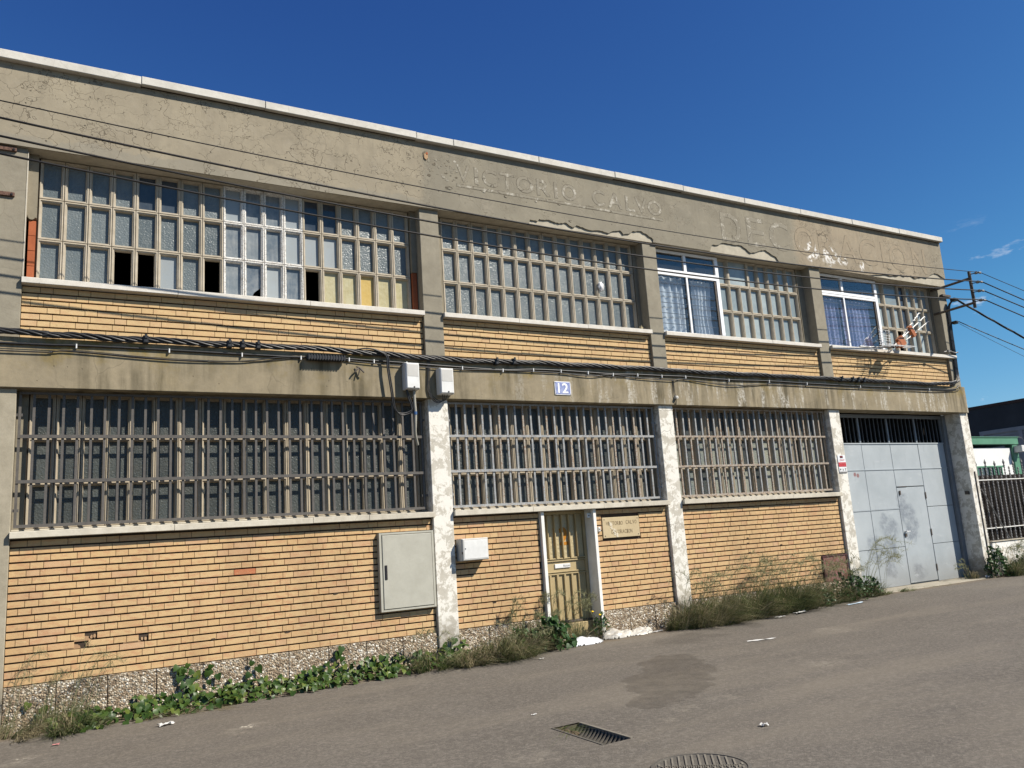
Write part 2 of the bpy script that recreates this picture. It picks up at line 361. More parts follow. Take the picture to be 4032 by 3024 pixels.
MT['frost'] = pane_mat('frosted_glass', (.085, .105, .112), (.135, .160, .168), .27, 48, .55, .25, (.26, .27, .25))
MT['frost_low'] = pane_mat('frosted_glass_dark', (.036, .042, .042), (.066, .075, .072), .3, 50, .7, .35, (.085, .082, .065), spec=.35)
MT['frost_warm'] = pane_mat('frosted_glass_pale', (.15, .17, .16), (.25, .26, .22), .3, 50, .7, .35, (.30, .28, .19))
MT['dirty'] = pane_mat('dirty_glass', (.065, .09, .12), (.16, .185, .20), .10, 12, .06, .55, (.33, .34, .33))
MT['white_pane'] = pane_mat('blanked_glass', (.30, .33, .34), (.20, .23, .25), .25, 12, .05, .5, (.27, .28, .27))
MT['yellow_pane'] = pane_mat('yellowed_pane', (.36, .33, .19), (.42, .39, .26), .3, 20, .25, .6, (.27, .215, .07))
MT['ochre_pane'] = pane_mat('ochre_pane', (.42, .29, .08), (.46, .33, .10), .3, 20, .2, .4, (.52, .43, .20))
MT['dark_pane'] = pane_mat('dark_glass', (.025, .035, .05), (.045, .06, .08), .06, 30, .05, .2, (.14, .15, .15))
MT['pale_pane'] = pane_mat('papered_glass', (.19, .235, .25), (.34, .39, .39), .12, 12, .04, .5, (.15, .18, .20))
MT['glass'] = clear_glass()
MT['bar_dark'] = paint('grille_charcoal', (.068, .062, .056), (.095, .086, .076), 20, .55, .4, (.12, .08, .05), .66)
MT['bar_blue'] = paint('grille_weathered', (.30, .31, .31), (.20, .215, .225), 12, .6, .4, (.20, .125, .07), .57)
MT['bar_rust'] = paint('grille_rusty', (.34, .31, .26), (.25, .225, .19), 12, .6, .4, (.19, .10, .05), .53)
MT['gate'] = gate_mat()
MT['gate_dark'] = paint('gate_frame', (.17, .19, .21), (.13, .145, .16), 5, .5, .4)
MT['black'] = paint('unlit_room_black', (.012, .011, .010), (.008, .008, .008), 3, .95, .05)  # near-black colour standing in for the depth of unlit rooms
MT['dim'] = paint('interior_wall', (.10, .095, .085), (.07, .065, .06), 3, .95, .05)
MT['cable'] = paint('cable_black', (.013, .013, .014), (.022, .022, .023), 30, .42, .45)
MT['wire'] = paint('overhead_wire', (.012, .011, .011), (.016, .015, .015), 30, .6, .3)
MT['rust'] = paint('rusty_steel', (.105, .055, .038), (.145, .085, .06), 12, .8, .3, (.055, .03, .022), .52, .3)
MT['steel_dark'] = paint('old_steel', (.055, .047, .040), (.080, .066, .054), 14, .7, .4, (.10, .05, .03), .60, .2)
MT['cabinet'] = paint('cabinet_polyester', (.395, .385, .325), (.345, .335, .28), 5, .62, .3, (.30, .285, .23), .66, .1, fine=(.33, .315, .26))
MT['box_grey'] = paint('box_grey', (.50, .49, .455), (.44, .43, .40), 5, .5, .35, None, bump=.05)
MT['box_white'] = paint('box_white', (.66, .66, .64), (.56, .56, .54), 6, .5, .35, (.42, .41, .38), .66, .05)
MT['white_paint'] = paint('white_paint', (.74, .73, .69), (.66, .64, .58), 6, .6, .3, (.45, .40, .30), .68)
MT['alu'] = paint('white_aluminium', (.80, .80, .80), (.74, .74, .74), 6, .35, .5, None, bump=.02)
MT['door'] = paint('door_ochre', (.365, .285, .150), (.31, .238, .122), 4, .55, .35, (.22, .165, .08), .68)
MT['door_glass'] = pane_mat('door_glass', (.40, .33, .19), (.42, .35, .21), .35, 26, .9, .2, (.33, .26, .13))
MT['orange'] = paint('orange_paint', (.42, .17, .012), (.36, .14, .01), 20, .5, .3)
MT['plate_blue'] = paint('enamel_blue', (.165, .20, .40), (.28, .32, .50), 14, .4, .4, (.50, .52, .60), .60)
MT['white_print'] = paint('white_print', (.80, .80, .80), (.74, .74, .74), 10, .5, .3)
MT['sign_white'] = paint('sign_white', (.68, .69, .70), (.62, .63, .64), 10, .4, .4)
MT['sign_red'] = paint('sign_red', (.46, .018, .028), (.40, .015, .024), 10, .4, .4)
MT['sign_black'] = paint('sign_black', (.02, .016, .018), None, 10, .4, .4)
MT['sign_pink'] = paint('sign_faded_red', (.55, .20, .20), None, 10, .5, .3)
MT['plaque'] = concrete('plaque_stone', (.45, .36, .22), (.50, .41, .26), dark=(.30, .23, .13), pits=.2, crack=.1)
MT['plaque_cut'] = concrete('plaque_letter', (.17, .125, .07), (.20, .15, .085), crack=0, pits=0)
MT['scar'] = concrete('plaque_scar', (.62, .54, .40), (.68, .61, .47), crack=0, pits=.2)
MT['letter'] = concrete('letter_scar', (.215, .196, .153), (.265, .242, .19), dark=(.13, .11, .08), flake=(.40, .375, .315), flake_amt=.56, crack=.9, pits=.9)
MT['letter_warm'] = concrete('letter_scar_warm', (.270, .224, .160), (.315, .262, .186), dark=(.14, .11, .075), flake=(.62, .60, .56), flake_amt=.66, crack=.9, pits=.9)
MT['outline'] = concrete('letter_outline', (.085, .072, .052), (.13, .112, .082), crack=0, pits=0, flake=(.225, .20, .15), flake_amt=.50)
MT['terracotta'] = paint('terracotta', (.33, .10, .045), (.27, .08, .035), 9, .85, .15, (.25, .075, .03), .6, .2)
MT['render'] = concrete('jamb_render', (.22, .195, .145), (.26, .23, .17), pits=.3)
MT['ivy'] = leaf_mat('ivy_leaf', (.026, .058, .009), (.062, .112, .020), .42, .2, (.12, .15, .03))
MT['leafy'] = leaf_mat('mallow_leaf', (.016, .050, .012), (.050, .100, .026), .45, .2)
MT['stem'] = leaf_mat('plant_stem', (.085, .080, .030), (.13, .10, .045), .7, .1)
MT['grass'] = leaf_mat('green_blade', (.095, .118, .040), (.165, .180, .070), .6, .3)
MT['grass_dk'] = leaf_mat('dark_blade', (.058, .084, .028), (.105, .130, .048), .6, .25)
MT['dry'] = leaf_mat('dry_blade', (.26, .22, .125), (.38, .325, .20), .75, .3)
MT['seed'] = leaf_mat('seed_plume', (.19, .20, .10), (.30, .29, .16), .7, .35)
MT['plastic'] = paint('bag_plastic', (.58, .59, .60), (.50, .51, .53), 8, .35, .5)
MT['plastic2'] = paint('bag_milky', (.47, .45, .40), (.40, .375, .33), 8, .4, .5)
MT['paper'] = paint('scrap_paper', (.56, .55, .52), (.46, .45, .42), 20, .8, .2)
MT['blue_plastic'] = paint('blue_plastic', (.33, .45, .56), (.48, .55, .60), 30, .4, .4)
MT['iron'] = paint('cast_iron', (.085, .078, .066), (.115, .105, .088), 14, .65, .4, (.17, .15, .115), .60, .2)
MT['iron_dust'] = paint('cast_iron_dusty', (.20, .18, .145), (.15, .135, .11), 14, .8, .3, (.10, .09, .075), .62, .2)
MT['pit'] = paint('drain_silt', (.075, .065, .048), (.10, .088, .066), 9, .95, .1)
MT['green_paint'] = paint('green_paint', (.075, .205, .125), (.095, .24, .15), 6, .5, .4, (.05, .13, .08), .68)
MT['panel_white'] = paint('kiosk_panel', (.74, .74, .72), (.68, .68, .66), 5, .5, .3, (.52, .52, .50), .64)
MT['charcoal'] = paint('charcoal_render', (.036, .038, .042), (.048, .050, .055), 1.5, .85, .2)
MT['parapet'] = paint('parapet_brown', (.070, .040, .034), (.05, .032, .028), 4, .85, .2)
MT['shutter'] = paint('shutter_grey', (.20, .205, .225), (.24, .245, .265), 3, .5, .4)
MT['brush'] = leaf_mat('brushwood', (.020, .015, .012), (.040, .031, .025), .9, .05)
MT['fence'] = paint('fence_iron', (.20, .195, .19), (.26, .255, .25), 30, .5, .4, (.09, .06, .045), .6)
MT['wall_white'] = concrete('boundary_whitewash', (.50, .46, .38), (.60, .56, .48), flake=(.76, .74, .69), flake_amt=.45, crack=.5, base_dirt=.6)
MT['rust_panel'] = paint('rust_red_panel', (.165, .055, .045), (.145, .085, .055), 3.5, .6, .35, (.21, .115, .105), .53, .15)
MT['rust_frame'] = paint('maroon_frame', (.06, .018, .022), (.08, .03, .03), 8, .6, .35)
MT['ceramic'] = paint('ceramic_white', (.66, .64, .58), None, 8, .3, .5)
MT['insulator'] = paint('insulator_grey', (.14, .135, .125), (.19, .18, .165), 20, .5, .4)
MT['ant_orange'] = paint('antenna_orange', (.36, .115, .035), (.30, .09, .03), 12, .5, .4)
MT['ant_white'] = paint('antenna_pale_metal', (.72, .72, .70), (.60, .60, .58), 20, .4, .5)
MT['ant_grey'] = paint('antenna_boom', (.34, .34, .33), (.28, .28, .27), 20, .45, .5)
MT['conduit'] = paint('conduit_grey', (.30, .285, .245), (.25, .24, .20), 30, .6, .3)
MT['blue_tape'] = paint('blue_tape', (.05, .11, .25), None, 10, .5, .3)
MT['curtain'] = curtain_mat('lace_curtain', (.66, .70, .76), (.74, .76, .80), True)
MT['curtain2'] = curtain_mat('lilac_curtain', (.30, .31, .50), (.40, .40, .60))
MT['soil'] = paint('soil', (.10, .075, .05), (.14, .105, .07), 6, .95, .1, None, bump=.5)
MT['apron'] = concrete('apron_concrete', (.33, .30, .24), (.40, .365, .29), crack=.4, pits=.5)
MT['flower'] = paint('yellow_petals', (.70, .46, .02), None, 10, .6, .2)
MT['rubble'] = concrete('broken_clay', (.36, .22, .12), (.46, .32, .19), dark=(.16, .09, .05), crack=0)

# ------------------------------------------------------------------ object helpers
WP = {}
def put(o, parent, wloc):
    col.objects.link(o)
    wloc = Vector(wloc)
    if parent: o.parent = parent; o.location = wloc - WP[parent.name]
    else: o.location = wloc
    WP[o.name] = wloc
    return o
def tag(o, label=None, cat=None, group=None, kind=None):
    if label: o['label'] = label
    if cat: o['category'] = cat
    if group: o['group'] = group
    if kind: o['kind'] = kind
    return o
def thing(name, loc, label, cat, group=None):
    return tag(put(bpy.data.objects.new(name, None), None, loc), label, cat, group)
def inst(name, mesh, parent, wloc, rot=None, scale=None):
    o = bpy.data.objects.new(name, mesh); put(o, parent, wloc)
    if rot: o.rotation_euler = rot
    if scale: o.scale = scale
    return o

class MB:
    def __init__(s): s.v = []; s.f = []; s.r = []; s.use_r = False
    def box(s, x0, x1, y0, y1, z0, z1, r=None):
        b = len(s.v)
        s.v += [(x0, y0, z0), (x1, y0, z0), (x1, y1, z0), (x0, y1, z0), (x0, y0, z1), (x1, y0, z1), (x1, y1, z1), (x0, y1, z1)]
        s.f += [tuple(b + i for i in q) for q in ((0, 3, 2, 1), (4, 5, 6, 7), (0, 1, 5, 4), (1, 2, 6, 5), (2, 3, 7, 6), (3, 0, 4, 7))]
        return s
    def cbox(s, x0, x1, y0, y1, z0, z1, c=.003):
        """box whose front (-Y) edges are chamfered"""
        b = len(s.v)
        for ins, y in ((c, y0), (0, y0 + c), (0, y1)):
            s.v += [(x0 + ins, y, z0 + ins), (x1 - ins, y, z0 + ins), (x1 - ins, y, z1 - ins), (x0 + ins, y, z1 - ins)]
        s.f.append((b, b + 1, b + 2, b + 3))
        for k in (0, 4):
            for i in range(4):
                j = (i + 1) % 4
                s.f.append((b + k + i, b + k + 4 + i, b + k + 4 + j, b + k + j))
        s.f.append((b + 11, b + 10, b + 9, b + 8))
        return s
    def tube(s, pts, rad, n=6, cap=True, r=None):
        pts = [Vector(p) for p in pts]; rads = rad if isinstance(rad, (list, tuple)) else [rad] * len(pts)
        b = len(s.v); up = None
        for i, p in enumerate(pts):
            t = (pts[min(i + 1, len(pts) - 1)] - pts[max(i - 1, 0)]).normalized()
            if up is None: up = Vector((0, 0, 1)) if abs(t.z) < .9 else Vector((1, 0, 0))
            a = t.cross(up).normalized(); c = a.cross(t).normalized(); up = c
            for j in range(n):
                th = 2 * math.pi * j / n
                s.v.append(tuple(p + (a * math.cos(th) + c * math.sin(th)) * rads[i]))
        for i in range(len(pts) - 1):
            for j in range(n):
                j2 = (j + 1) % n
                s.f.append((b + i * n + j, b + i * n + j2, b + (i + 1) * n + j2, b + (i + 1) * n + j))
        if cap:
            s.f.append(tuple(b + j for j in reversed(range(n)))); s.f.append(tuple(b + (len(pts) - 1) * n + j for j in range(n)))
        if r is not None:
            s.use_r = True; s.r += [r] * (len(s.v) - len(s.r))
        return s
    def strip(s, pts, w, side, r=0.0):
        """a tapering blade: pts along the blade, half width w at the base, side = width direction"""
        b = len(s.v); side = Vector(side).normalized(); n = len(pts)
        for i, p in enumerate(pts[:-1]):
            ww = w * (1 - .75 * i / (n - 1)); p = Vector(p)
            s.v += [tuple(p - side * ww), tuple(p + side * ww)]
        s.v.append(tuple(pts[-1]))
        for i in range(n - 2): s.f.append((b + 2 * i, b + 2 * i + 1, b + 2 * i + 3, b + 2 * i + 2))
        s.f.append((b + 2 * n - 4, b + 2 * n - 3, b + 2 * n - 2))
        s.use_r = True; s.r += [r] * (len(s.v) - len(s.r))
        return s
    def prism(s, poly, y0, y1):
        """polygon in X-Z extruded from y0 (front) to y1"""
        b = len(s.v); n = len(poly)
        s.v += [(x, y0, z) for x, z in poly] + [(x, y1, z) for x, z in poly]
        s.f.append(tuple(range(b, b + n))); s.f.append(tuple(range(b + 2 * n - 1, b + n - 1, -1)))
        for i in range(n):
            j = (i + 1) % n; s.f.append((b + i, b + n + i, b + n + j, b + j))
        return s
    def mesh(s, name, mat, origin=(0, 0, 0), smooth=False):
        me = bpy.data.meshes.new(name); o = Vector(origin)
        me.from_pydata([tuple(Vector(v) - o) for v in s.v], [], s.f)
        if mat: me.materials.append(MT[mat])
        if s.use_r:
            a = me.attributes.new('rnd', 'FLOAT', 'POINT'); r = s.r + [0.0] * (len(s.v) - len(s.r)); a.data.foreach_set('value', r)
        if smooth: me.polygons.foreach_set('use_smooth', [True] * len(me.polygons))
        me.update()
        return me
    def build(s, name, mat, parent=None, origin=None, smooth=False):
        if origin is None:
            xs = [v[0] for v in s.v]; ys = [v[1] for v in s.v]; zs = [v[2] for v in s.v]
            origin = ((min(xs) + max(xs)) / 2, (min(ys) + max(ys)) / 2, min(zs))
        return inst(name, s.mesh(name, mat, origin, smooth), parent, origin)

def bz(pts, n=8):
    """smooth curve (Catmull-Rom) through points"""
    P = [Vector(p) for p in pts]; out = []
    for i in range(len(P) - 1):
        a, b, c, d = P[max(i - 1, 0)], P[i], P[i + 1], P[min(i + 2, len(P) - 1)]
        for t in range(n):
            u = t / n
            out.append(.5 * ((2 * b) + (c - a) * u + (2 * a - 5 * b + 4 * c - d) * u * u + (3 * b - a - 3 * c + d) * u ** 3))
    out.append(P[-1]); return out

_tcache = {}
def text_poly(body):
    """outline mesh data of a text in the built-in font, scaled to a unit box"""
    if body in _tcache: return _tcache[body]
    cu = bpy.data.curves.new('t', 'FONT'); cu.body = body; cu.resolution_u = 6
    o = bpy.data.objects.new('t', cu); col.objects.link(o); bpy.context.view_layer.update()
    me = bpy.data.meshes.new_from_object(o.evaluated_get(bpy.context.evaluated_depsgraph_get()))
    vs_ = [v.co.copy() for v in me.vertices]; fs = [tuple(p.vertices) for p in me.polygons]
    bpy.data.objects.remove(o); bpy.data.curves.remove(cu); bpy.data.meshes.remove(me)
    x0 = min(v.x for v in vs_); x1 = max(v.x for v in vs_); y0 = min(v.y for v in vs_); y1 = max(v.y for v in vs_)
    vs_ = [((v.x - x0) / (x1 - x0), (v.y - y0) / (y1 - y0)) for v in vs_]
    _tcache[body] = (vs_, fs); return _tcache[body]
def text_part(name, body, x0, x1, z0, z1, y0, y1, mat, parent, shear=0.0, tilt=0.0, fat=0.0):
    """letters standing on the X-Z plane, front at y0 (towards -Y), back at y1"""
    vs_, fs = text_poly(body); n = len(vs_); mb = MB()
    P = [(x0 + (u + shear * v) * (x1 - x0), z0 + v * (z1 - z0) + tilt * u) for u, v in vs_]
    if fat:
        cnt = {}
        for f in fs:
            for i in range(len(f)):
                a, b = f[i], f[(i + 1) % len(f)]; k = (min(a, b), max(a, b)); cnt[k] = cnt.get(k, []) + [(a, b)]
        nr = {}
        for k, l in cnt.items():
            if len(l) == 1:
                a, b = l[0]; d = Vector((P[b][0] - P[a][0], P[b][1] - P[a][1]))
                if d.length > 1e-9:
                    q = Vector((d.y, -d.x)).normalized()
                    for i in (a, b): nr[i] = nr.get(i, Vector((0, 0))) + q
        P = [((p[0] + nr[i].normalized().x * fat, p[1] + nr[i].normalized().y * fat) if i in nr and nr[i].length > 1e-6 else p) for i, p in enumerate(P)]
    mb.v = [(p[0], y0, p[1]) for p in P] + [(p[0], y1, p[1]) for p in P]
    mb.f = [f for f in fs]
    edges = {}
    for f in fs:
        for i in range(len(f)):
            a, b = f[i], f[(i + 1) % len(f)]; k = (min(a, b), max(a, b)); edges[k] = edges.get(k, []) + [(a, b)]
    for l in edges.values():
        if len(l) == 1: a, b = l[0]; mb.f.append((b, a, a + n, b + n))
    return mb.build(name, mat, parent)

def gz(x, y=0):
    z = -.2 + .011 * x
    return max(-.275, min(-.105, z))

# ------------------------------------------------------------------ ground and road
mb = MB(); mb.box(-2500, 2500, -2500, 2500, -3.0, -.60)
tag(mb.build('ground', 'soil'), kind='structure')
DR = (-.765, -.465, -4.49, -3.78)                      # drain opening in the road
xs = [-60, -20, -7, -6.8, -4, -2, DR[0], DR[1], 0, 2, 4, 6, 8.6, 9, 12, 30, 160]
ys = [-60, -20, -8, DR[2], DR[3], -2.5, -1.2, -.4, .45]
mb = MB()
for x in xs:
    for y in ys: mb.v.append((x, y, gz(x)))
ny = len(ys)
for i in range(len(xs) - 1):
    for j in range(ny - 1):
        if xs[i] == DR[0] and ys[j] == DR[2]: continue
        a = i * ny + j; mb.f.append((a, a + ny, a + ny + 1, a + 1))
tag(mb.build('road', 'asphalt', origin=(0, 0, 0)), kind='structure')
mb = MB()                                             # neighbour's yard behind the fence
mb.box(12.1, 60, .30, 40, -.5, -.13)
tag(mb.build('yard', 'soil'), kind='structure')

# ------------------------------------------------------------------ the building
XA, XB0, XB1, XC0, XC1, XD0, XD1, XE0, XE1 = -4.664, 0.0, .286, 3.920, 4.206, 7.866, 8.146, 11.83, 12.10
XL = -9.0
ZB0, ZB1 = 3.18, 3.722          # beam between the storeys
ZF0, ZF1 = 5.879, 6.855         # fascia
ZSL0, ZSL1, ZSU0, ZSU1 = 1.626, 1.696, 4.321, 4.386
BY = .10                        # face of the bricks
B = thing('warehouse', (3.5, .2, -.3), 'long two storey concrete frame workshop with yellow brick panels and lattice windows', 'building')

def part(name, mat, *boxes, parent=B, ch=0.0):
    mb = MB()
    for b in boxes:
        if ch: mb.cbox(*b, c=ch)
        else: mb.box(*b)
    return mb.build(name, mat, parent)

# frame
part('beam', 'beam', (XL, 12.075, 0, .34, ZB0, ZB1), ch=.006)
part('fascia_core', 'core', (XL, 12.03, .022, .34, ZF0, ZF1 - .002))
for x0, x1, zt, nm in ((XA - .286, XA, ZF0, 'a'), (XB0, XB1, ZF0, 'b'), (XC0 - .004, XC1 - .006, ZF0, 'c'), (XD0 - .004, XD1, ZF0, 'd'), (11.78, 12.055, ZF0, 'e')):
    part('column', 'col_up', (x0, x1, .05, .34, ZB1, zt), ch=.005)
for x0, x1, mt in ((XA - .286, XA, 'col_tan'), (XB0, XB1, 'col_low'), (XC0, XC1, 'col_low'), (XD0, XD1, 'col_low')):
    part('column', mt, (x0, x1, .05, .34, -.5, ZB0), ch=.006)
part('column', 'col_low', (XE0, XE1, .05, .52, -.5, ZB0), ch=.006)
part('cable_chase', 'steel_dark', (11.985, 12.003, .032, .05, -.1, 1.98))
# sketchy next bay beyond the left edge of the picture
part('wall', 'col_tan', (XL, XA - .29, .10, .34, -.5, ZB0), (XL, XA - .29, .10, .34, ZB1, ZF0))
# shell: back, sides, floors, roof so that the rooms are dark
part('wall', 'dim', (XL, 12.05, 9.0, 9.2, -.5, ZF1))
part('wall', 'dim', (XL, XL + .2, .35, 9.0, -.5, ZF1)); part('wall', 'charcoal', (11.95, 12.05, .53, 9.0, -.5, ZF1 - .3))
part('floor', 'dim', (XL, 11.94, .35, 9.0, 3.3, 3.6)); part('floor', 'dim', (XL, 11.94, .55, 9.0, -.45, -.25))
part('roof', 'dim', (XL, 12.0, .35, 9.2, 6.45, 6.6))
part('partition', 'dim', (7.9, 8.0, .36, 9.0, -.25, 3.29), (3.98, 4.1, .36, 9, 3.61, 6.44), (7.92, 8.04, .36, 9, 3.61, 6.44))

# plaster coat of the fascia, with the places where it has dropped off along the lower edge
sp1 = [(1.758, ZF0), (1.775, 5.942), (1.84, 5.936), (1.915, 5.934), (1.939, 5.974), (2.03, 5.970), (2.133, 5.983), (2.20, 5.968), (2.296, 5.951), (2.404, 5.984), (2.48, 5.945), (2.546, 5.92), (2.614, 5.967), (2.73, 5.950), (2.847, 5.923), (3.046, 5.94), (3.13, 5.93), (3.222, 5.916), (3.317, 5.967), (3.456, 5.995), (3.518, 5.936), (3.636, 5.961), (3.713, 6.02), (3.80, 6.03), (3.879, 6.042), (3.95, 6.01), (4.015, 5.991), (4.08, 5.96), (4.127, 5.926), (4.117, ZF0)]
sp2 = [(5.362, ZF0), (5.417, 5.993), (5.552, 6.01), (5.668, 6.066), (5.885, 6.072), (6.01, 6.065), (6.132, 6.071), (6.235, 6.02), (6.337, 5.957), (6.485, 5.996), (6.607, 6.043), (6.724, 6.057), (6.831, 6.005), (6.968, 5.956), (7.026, ZF0)]
sp3 = [(9.55, ZF0), (9.75, 5.915), (10.017, 5.944), (10.171, 5.935), (10.391, 5.951), (10.529, 5.997), (10.64, 5.975), (10.752, 5.999), (10.871, 6.012), (11.006, 5.965), (11.12, 6.0), (11.285, 6.023), (11.40, 6.01), (11.498, 6.066), (11.696, 6.15), (11.846, 6.13), (12.051, 6.06)]
def jag(pl):
    out = [pl[0]]
    for a, b in zip(pl[:-1], pl[1:]):
        for t in (.33, .66):
            if a[1] > ZF0 + .01 and b[1] > ZF0 + .01:
                out.append((a[0] + (b[0] - a[0]) * t, a[1] + (b[1] - a[1]) * t + random.uniform(-.009, .009)))
        out.append(b)
    return out
mb = MB()
mb.prism([(XL, ZF0)] + jag(sp1) + jag(sp2) + jag(sp3) + [(12.051, ZF1), (XL, ZF1)], 0.0, .0215)
mb.build('plaster_coat', 'plaster', B)

# coping slabs
cx = [XL, -7.85, -6.42, -4.98, -3.548, -2.11, -.038, .534, 1.967, 3.400, 4.833, 6.260, 7.699, 9.155, 10.606, 12.06]
cop = part('coping', 'mortar', (XL, 12.04, -.02, .36, ZF1 + .001, ZF1 + .02))
for i in range(len(cx) - 1):
    dz = random.uniform(-.004, .004); dy = random.uniform(-.003, .003)
    mb = MB(); mb.cbox(cx[i] + .003, cx[i + 1] - .003, -.078 + dy, .40, ZF1 + .0205 - .018 + dz, ZF1 + .105 + dz, c=.006); mb.build('coping_slab', 'coping', cop)

# traces of the lettering that was taken down
def scar(body, x0, x1, z0, z1, mat):
    text_part('letter_outline', body, x0, x1, z0, z1, -.0012, .002, 'outline', B, fat=.013)
    text_part('letter_scar', body, x0, x1, z0, z1, -.0026, .002, mat, B, fat=.006)
for b_, x0, x1 in (('V', .60, .80), ('I', .885, .935), ('C', 1.016, 1.244), ('T', 1.304, 1.55), ('O', 1.591, 1.871), ('R', 1.943, 2.164), ('I', 2.255, 2.305), ('O', 2.401, 2.654), ('C', 2.97, 3.204), ('A', 3.271, 3.546), ('L', 3.625, 3.80), ('V', 3.82, 4.056), ('O', 4.087, 4.364)):
    scar(b_, x0, x1, 6.365, 6.615, 'letter')
for b_, x0, x1 in (('D', 5.69, 6.14), ('E', 6.31, 6.74), ('C', 6.87, 7.36)): scar(b_, x0, x1, 6.105, 6.635, 'letter')
for b_, x0, x1 in (('O', 7.53, 8.05), ('R', 8.17, 8.64), ('A', 8.74, 9.27), ('C', 9.35, 9.85), ('I', 10.03, 10.115), ('O', 10.27, 10.82), ('N', 11.02, 11.44)): scar(b_, x0, x1, 6.095, 6.625, 'letter_warm')
mb = MB(); mb.box(.58, 4.38, -.0022, .001, 6.272, 6.322); mb.build('lettering_rail_outline', 'outline', B)
xx = .585
while xx < 4.36:
    w = random.uniform(.25, .55); mb = MB(); mb.prism([(xx, 6.279), (min(xx + w, 4.37), 6.279 + random.uniform(-.003, .004)), (min(xx + w, 4.37), 6.316), (xx, 6.316 + random.uniform(-.005, .003))], -.0035, .001); mb.build('lettering_rail_scar', 'letter', B); xx += w + .012
# ragged flakes of plaster and knocked-off corners
def chip(cx_, cz_, w, h, y, mat, name='plaster_chip', parent=B, n=14, thick=.012):
    pl = []
    for i in range(n):
        t = 2 * math.pi * i / n; r_ = random.uniform(.62, 1.0)
        pl.append((cx_ + math.cos(t) * w * r_ * .5, cz_ + math.sin(t) * h * r_ * .5))
    mb = MB(); mb.prism(pl, y - thick, y + .01); return mb.build(name, mat, parent)
chip(.115, 6.66, .10, .17, 0, 'outline', thick=.004); chip(.12, 6.645, .07, .11, -.004, 'rubble', thick=.012); chip(.135, 6.69, .04, .05, -.004, 'terracotta', thick=.016)
for i in range(46):
    x_, z_ = random.uniform(.15, .62), random.uniform(6.34, 6.66); w = random.uniform(.02, .07)
    chip(x_, z_, w, w * random.uniform(.3, .9), 0, random.choice(['outline', 'letter', 'letter']), n=7, thick=random.uniform(.001, .004))
for x_, z_, w, h in ((.46, 6.23, .13, .06), (1.02, 6.27, .10, .05), (1.38, 6.25, .09, .06), (1.9, 6.255, .05, .06), (2.32, 6.27, .08, .04), (2.50, 6.02, .09, .04), (5.93, 6.20, .05, .10), (7.05, 6.17, .08, .05), (8.9, 6.12, .12, .03), (9.6, 6.10, .15, .025), (10.2, 6.08, .18, .03), (10.6, 6.06, .2, .03)):
    chip(x_, z_, w, h, 0, 'outline', n=9, thick=.002); chip(x_ + .01, z_ - .008, w * .6, h * .6, 0, 'letter', n=8, thick=.006)

# ------------------------------------------------------------------ bricks
ST, HD, JV, CP, BH = .238, .118, .0042, .0752, .0585
bays = [(XA, XB0), (XB1, XC0), (XC1, XD0), (XD1, 11.78)]
DOOR = (1.622, 2.562)
single = []; rest = MB()
def brick_box(mb, x0, x1, z0, dy):
    mb.cbox(x0, x1, BY + dy, BY + .03, z0, z0 + BH, c=.0016)
    r_ = random.random(); mb.use_r = True; mb.r += [r_] * (len(mb.v) - len(mb.r))
def lay(x0, x1, zlo, n, seg=None, panel=None, cut=()):
    for c in range(n):
        z = zlo + .006 + c * CP
        x = x0 + .004 - (0 if c % 2 == 0 else (ST + JV + HD + JV) * .5 + random.uniform(-.01, .01)) - (.09 if c % 4 in (1, 2) else 0)
        k = c % 2
        while x < x1 - .004:
            w = ST if k % 2 == 0 else HD
            a, b = max(x, x0 + .004), min(x + w, x1 - .004)
            k += 1; x += w + JV
            if b - a < .03: continue
            hit = [q for q in cut if a < q[1] and b > q[0] and z + BH * .5 > q[2] and z + BH * .5 < q[3]]
            if hit:
                q = hit[0]
                if q[0] - a > .025: yield a, q[0] - .004, z, panel
                if b - q[1] > .025: yield q[1] + .004, b, z, panel
                continue
            yield a, b, z, panel
panels = {}
def panel(name_key, x0, x1, z0, z1):
    mb = MB(); mb.box(x0, x1, BY + .019, .34, z0, z1)
    p = mb.build('brick_panel', 'mortar', B); panels[name_key] = p; return p
allb = []
HOLES = [(-3.96, -3.85, .548, .60), (-4.05, -3.93, .475, .53), (-3.45, -3.36, .472, .53)]
RED = None
p = panel('l1', XA, XB0, -.5, ZSL0); allb += list(lay(XA, XB0, .185, 19, panel=p, cut=HOLES))
p = panel('l2', XB1, DOOR[0], -.5, ZSL0); allb += list(lay(XB1, DOOR[0], .185, 19, panel=p))
p = panel('l2b', DOOR[1], XC0, -.5, ZSL0); allb += list(lay(DOOR[1], XC0, .185, 19, panel=p, cut=[(2.68, 3.37, 1.19, 1.50)]))
p = panel('l3', XC1, XD0, -.5, ZSL0); allb += list(lay(XC1, XD0, .185, 19, panel=p, cut=[(7.22, 7.85, .16, .625)]))
p = panel('u1', XA, XB0, ZB1, ZSU0); allb += list(lay(XA, XB0, ZB1 - .004, 8, panel=p))
p = panel('u2', XB1, XC0, ZB1, ZSU0); allb += list(lay(XB1, XC0 - .004, ZB1 - .004, 8, panel=p))
p = panel('u3', XC1, XD0, ZB1, ZSU0); allb += list(lay(XC1 - .004, XD0 - .004, ZB1 - .004, 8, panel=p))
p = panel('u4', XD1, 11.78, ZB1, ZSU0); allb += list(lay(XD1, 11.78, ZB1 - .004, 8, panel=p))
cpos = Vector((-4.308, -9.672, 1.341))
def shown(b):
    c_ = Vector(((b[0] + b[1]) / 2, BY, b[2])); d = c_ - cpos
    return (b[1] - b[0]) / d.length * (abs(d.y) / d.length) if c_.x > -4.84 else 0
allb.sort(key=shown, reverse=True)
bmesh_cache = {}
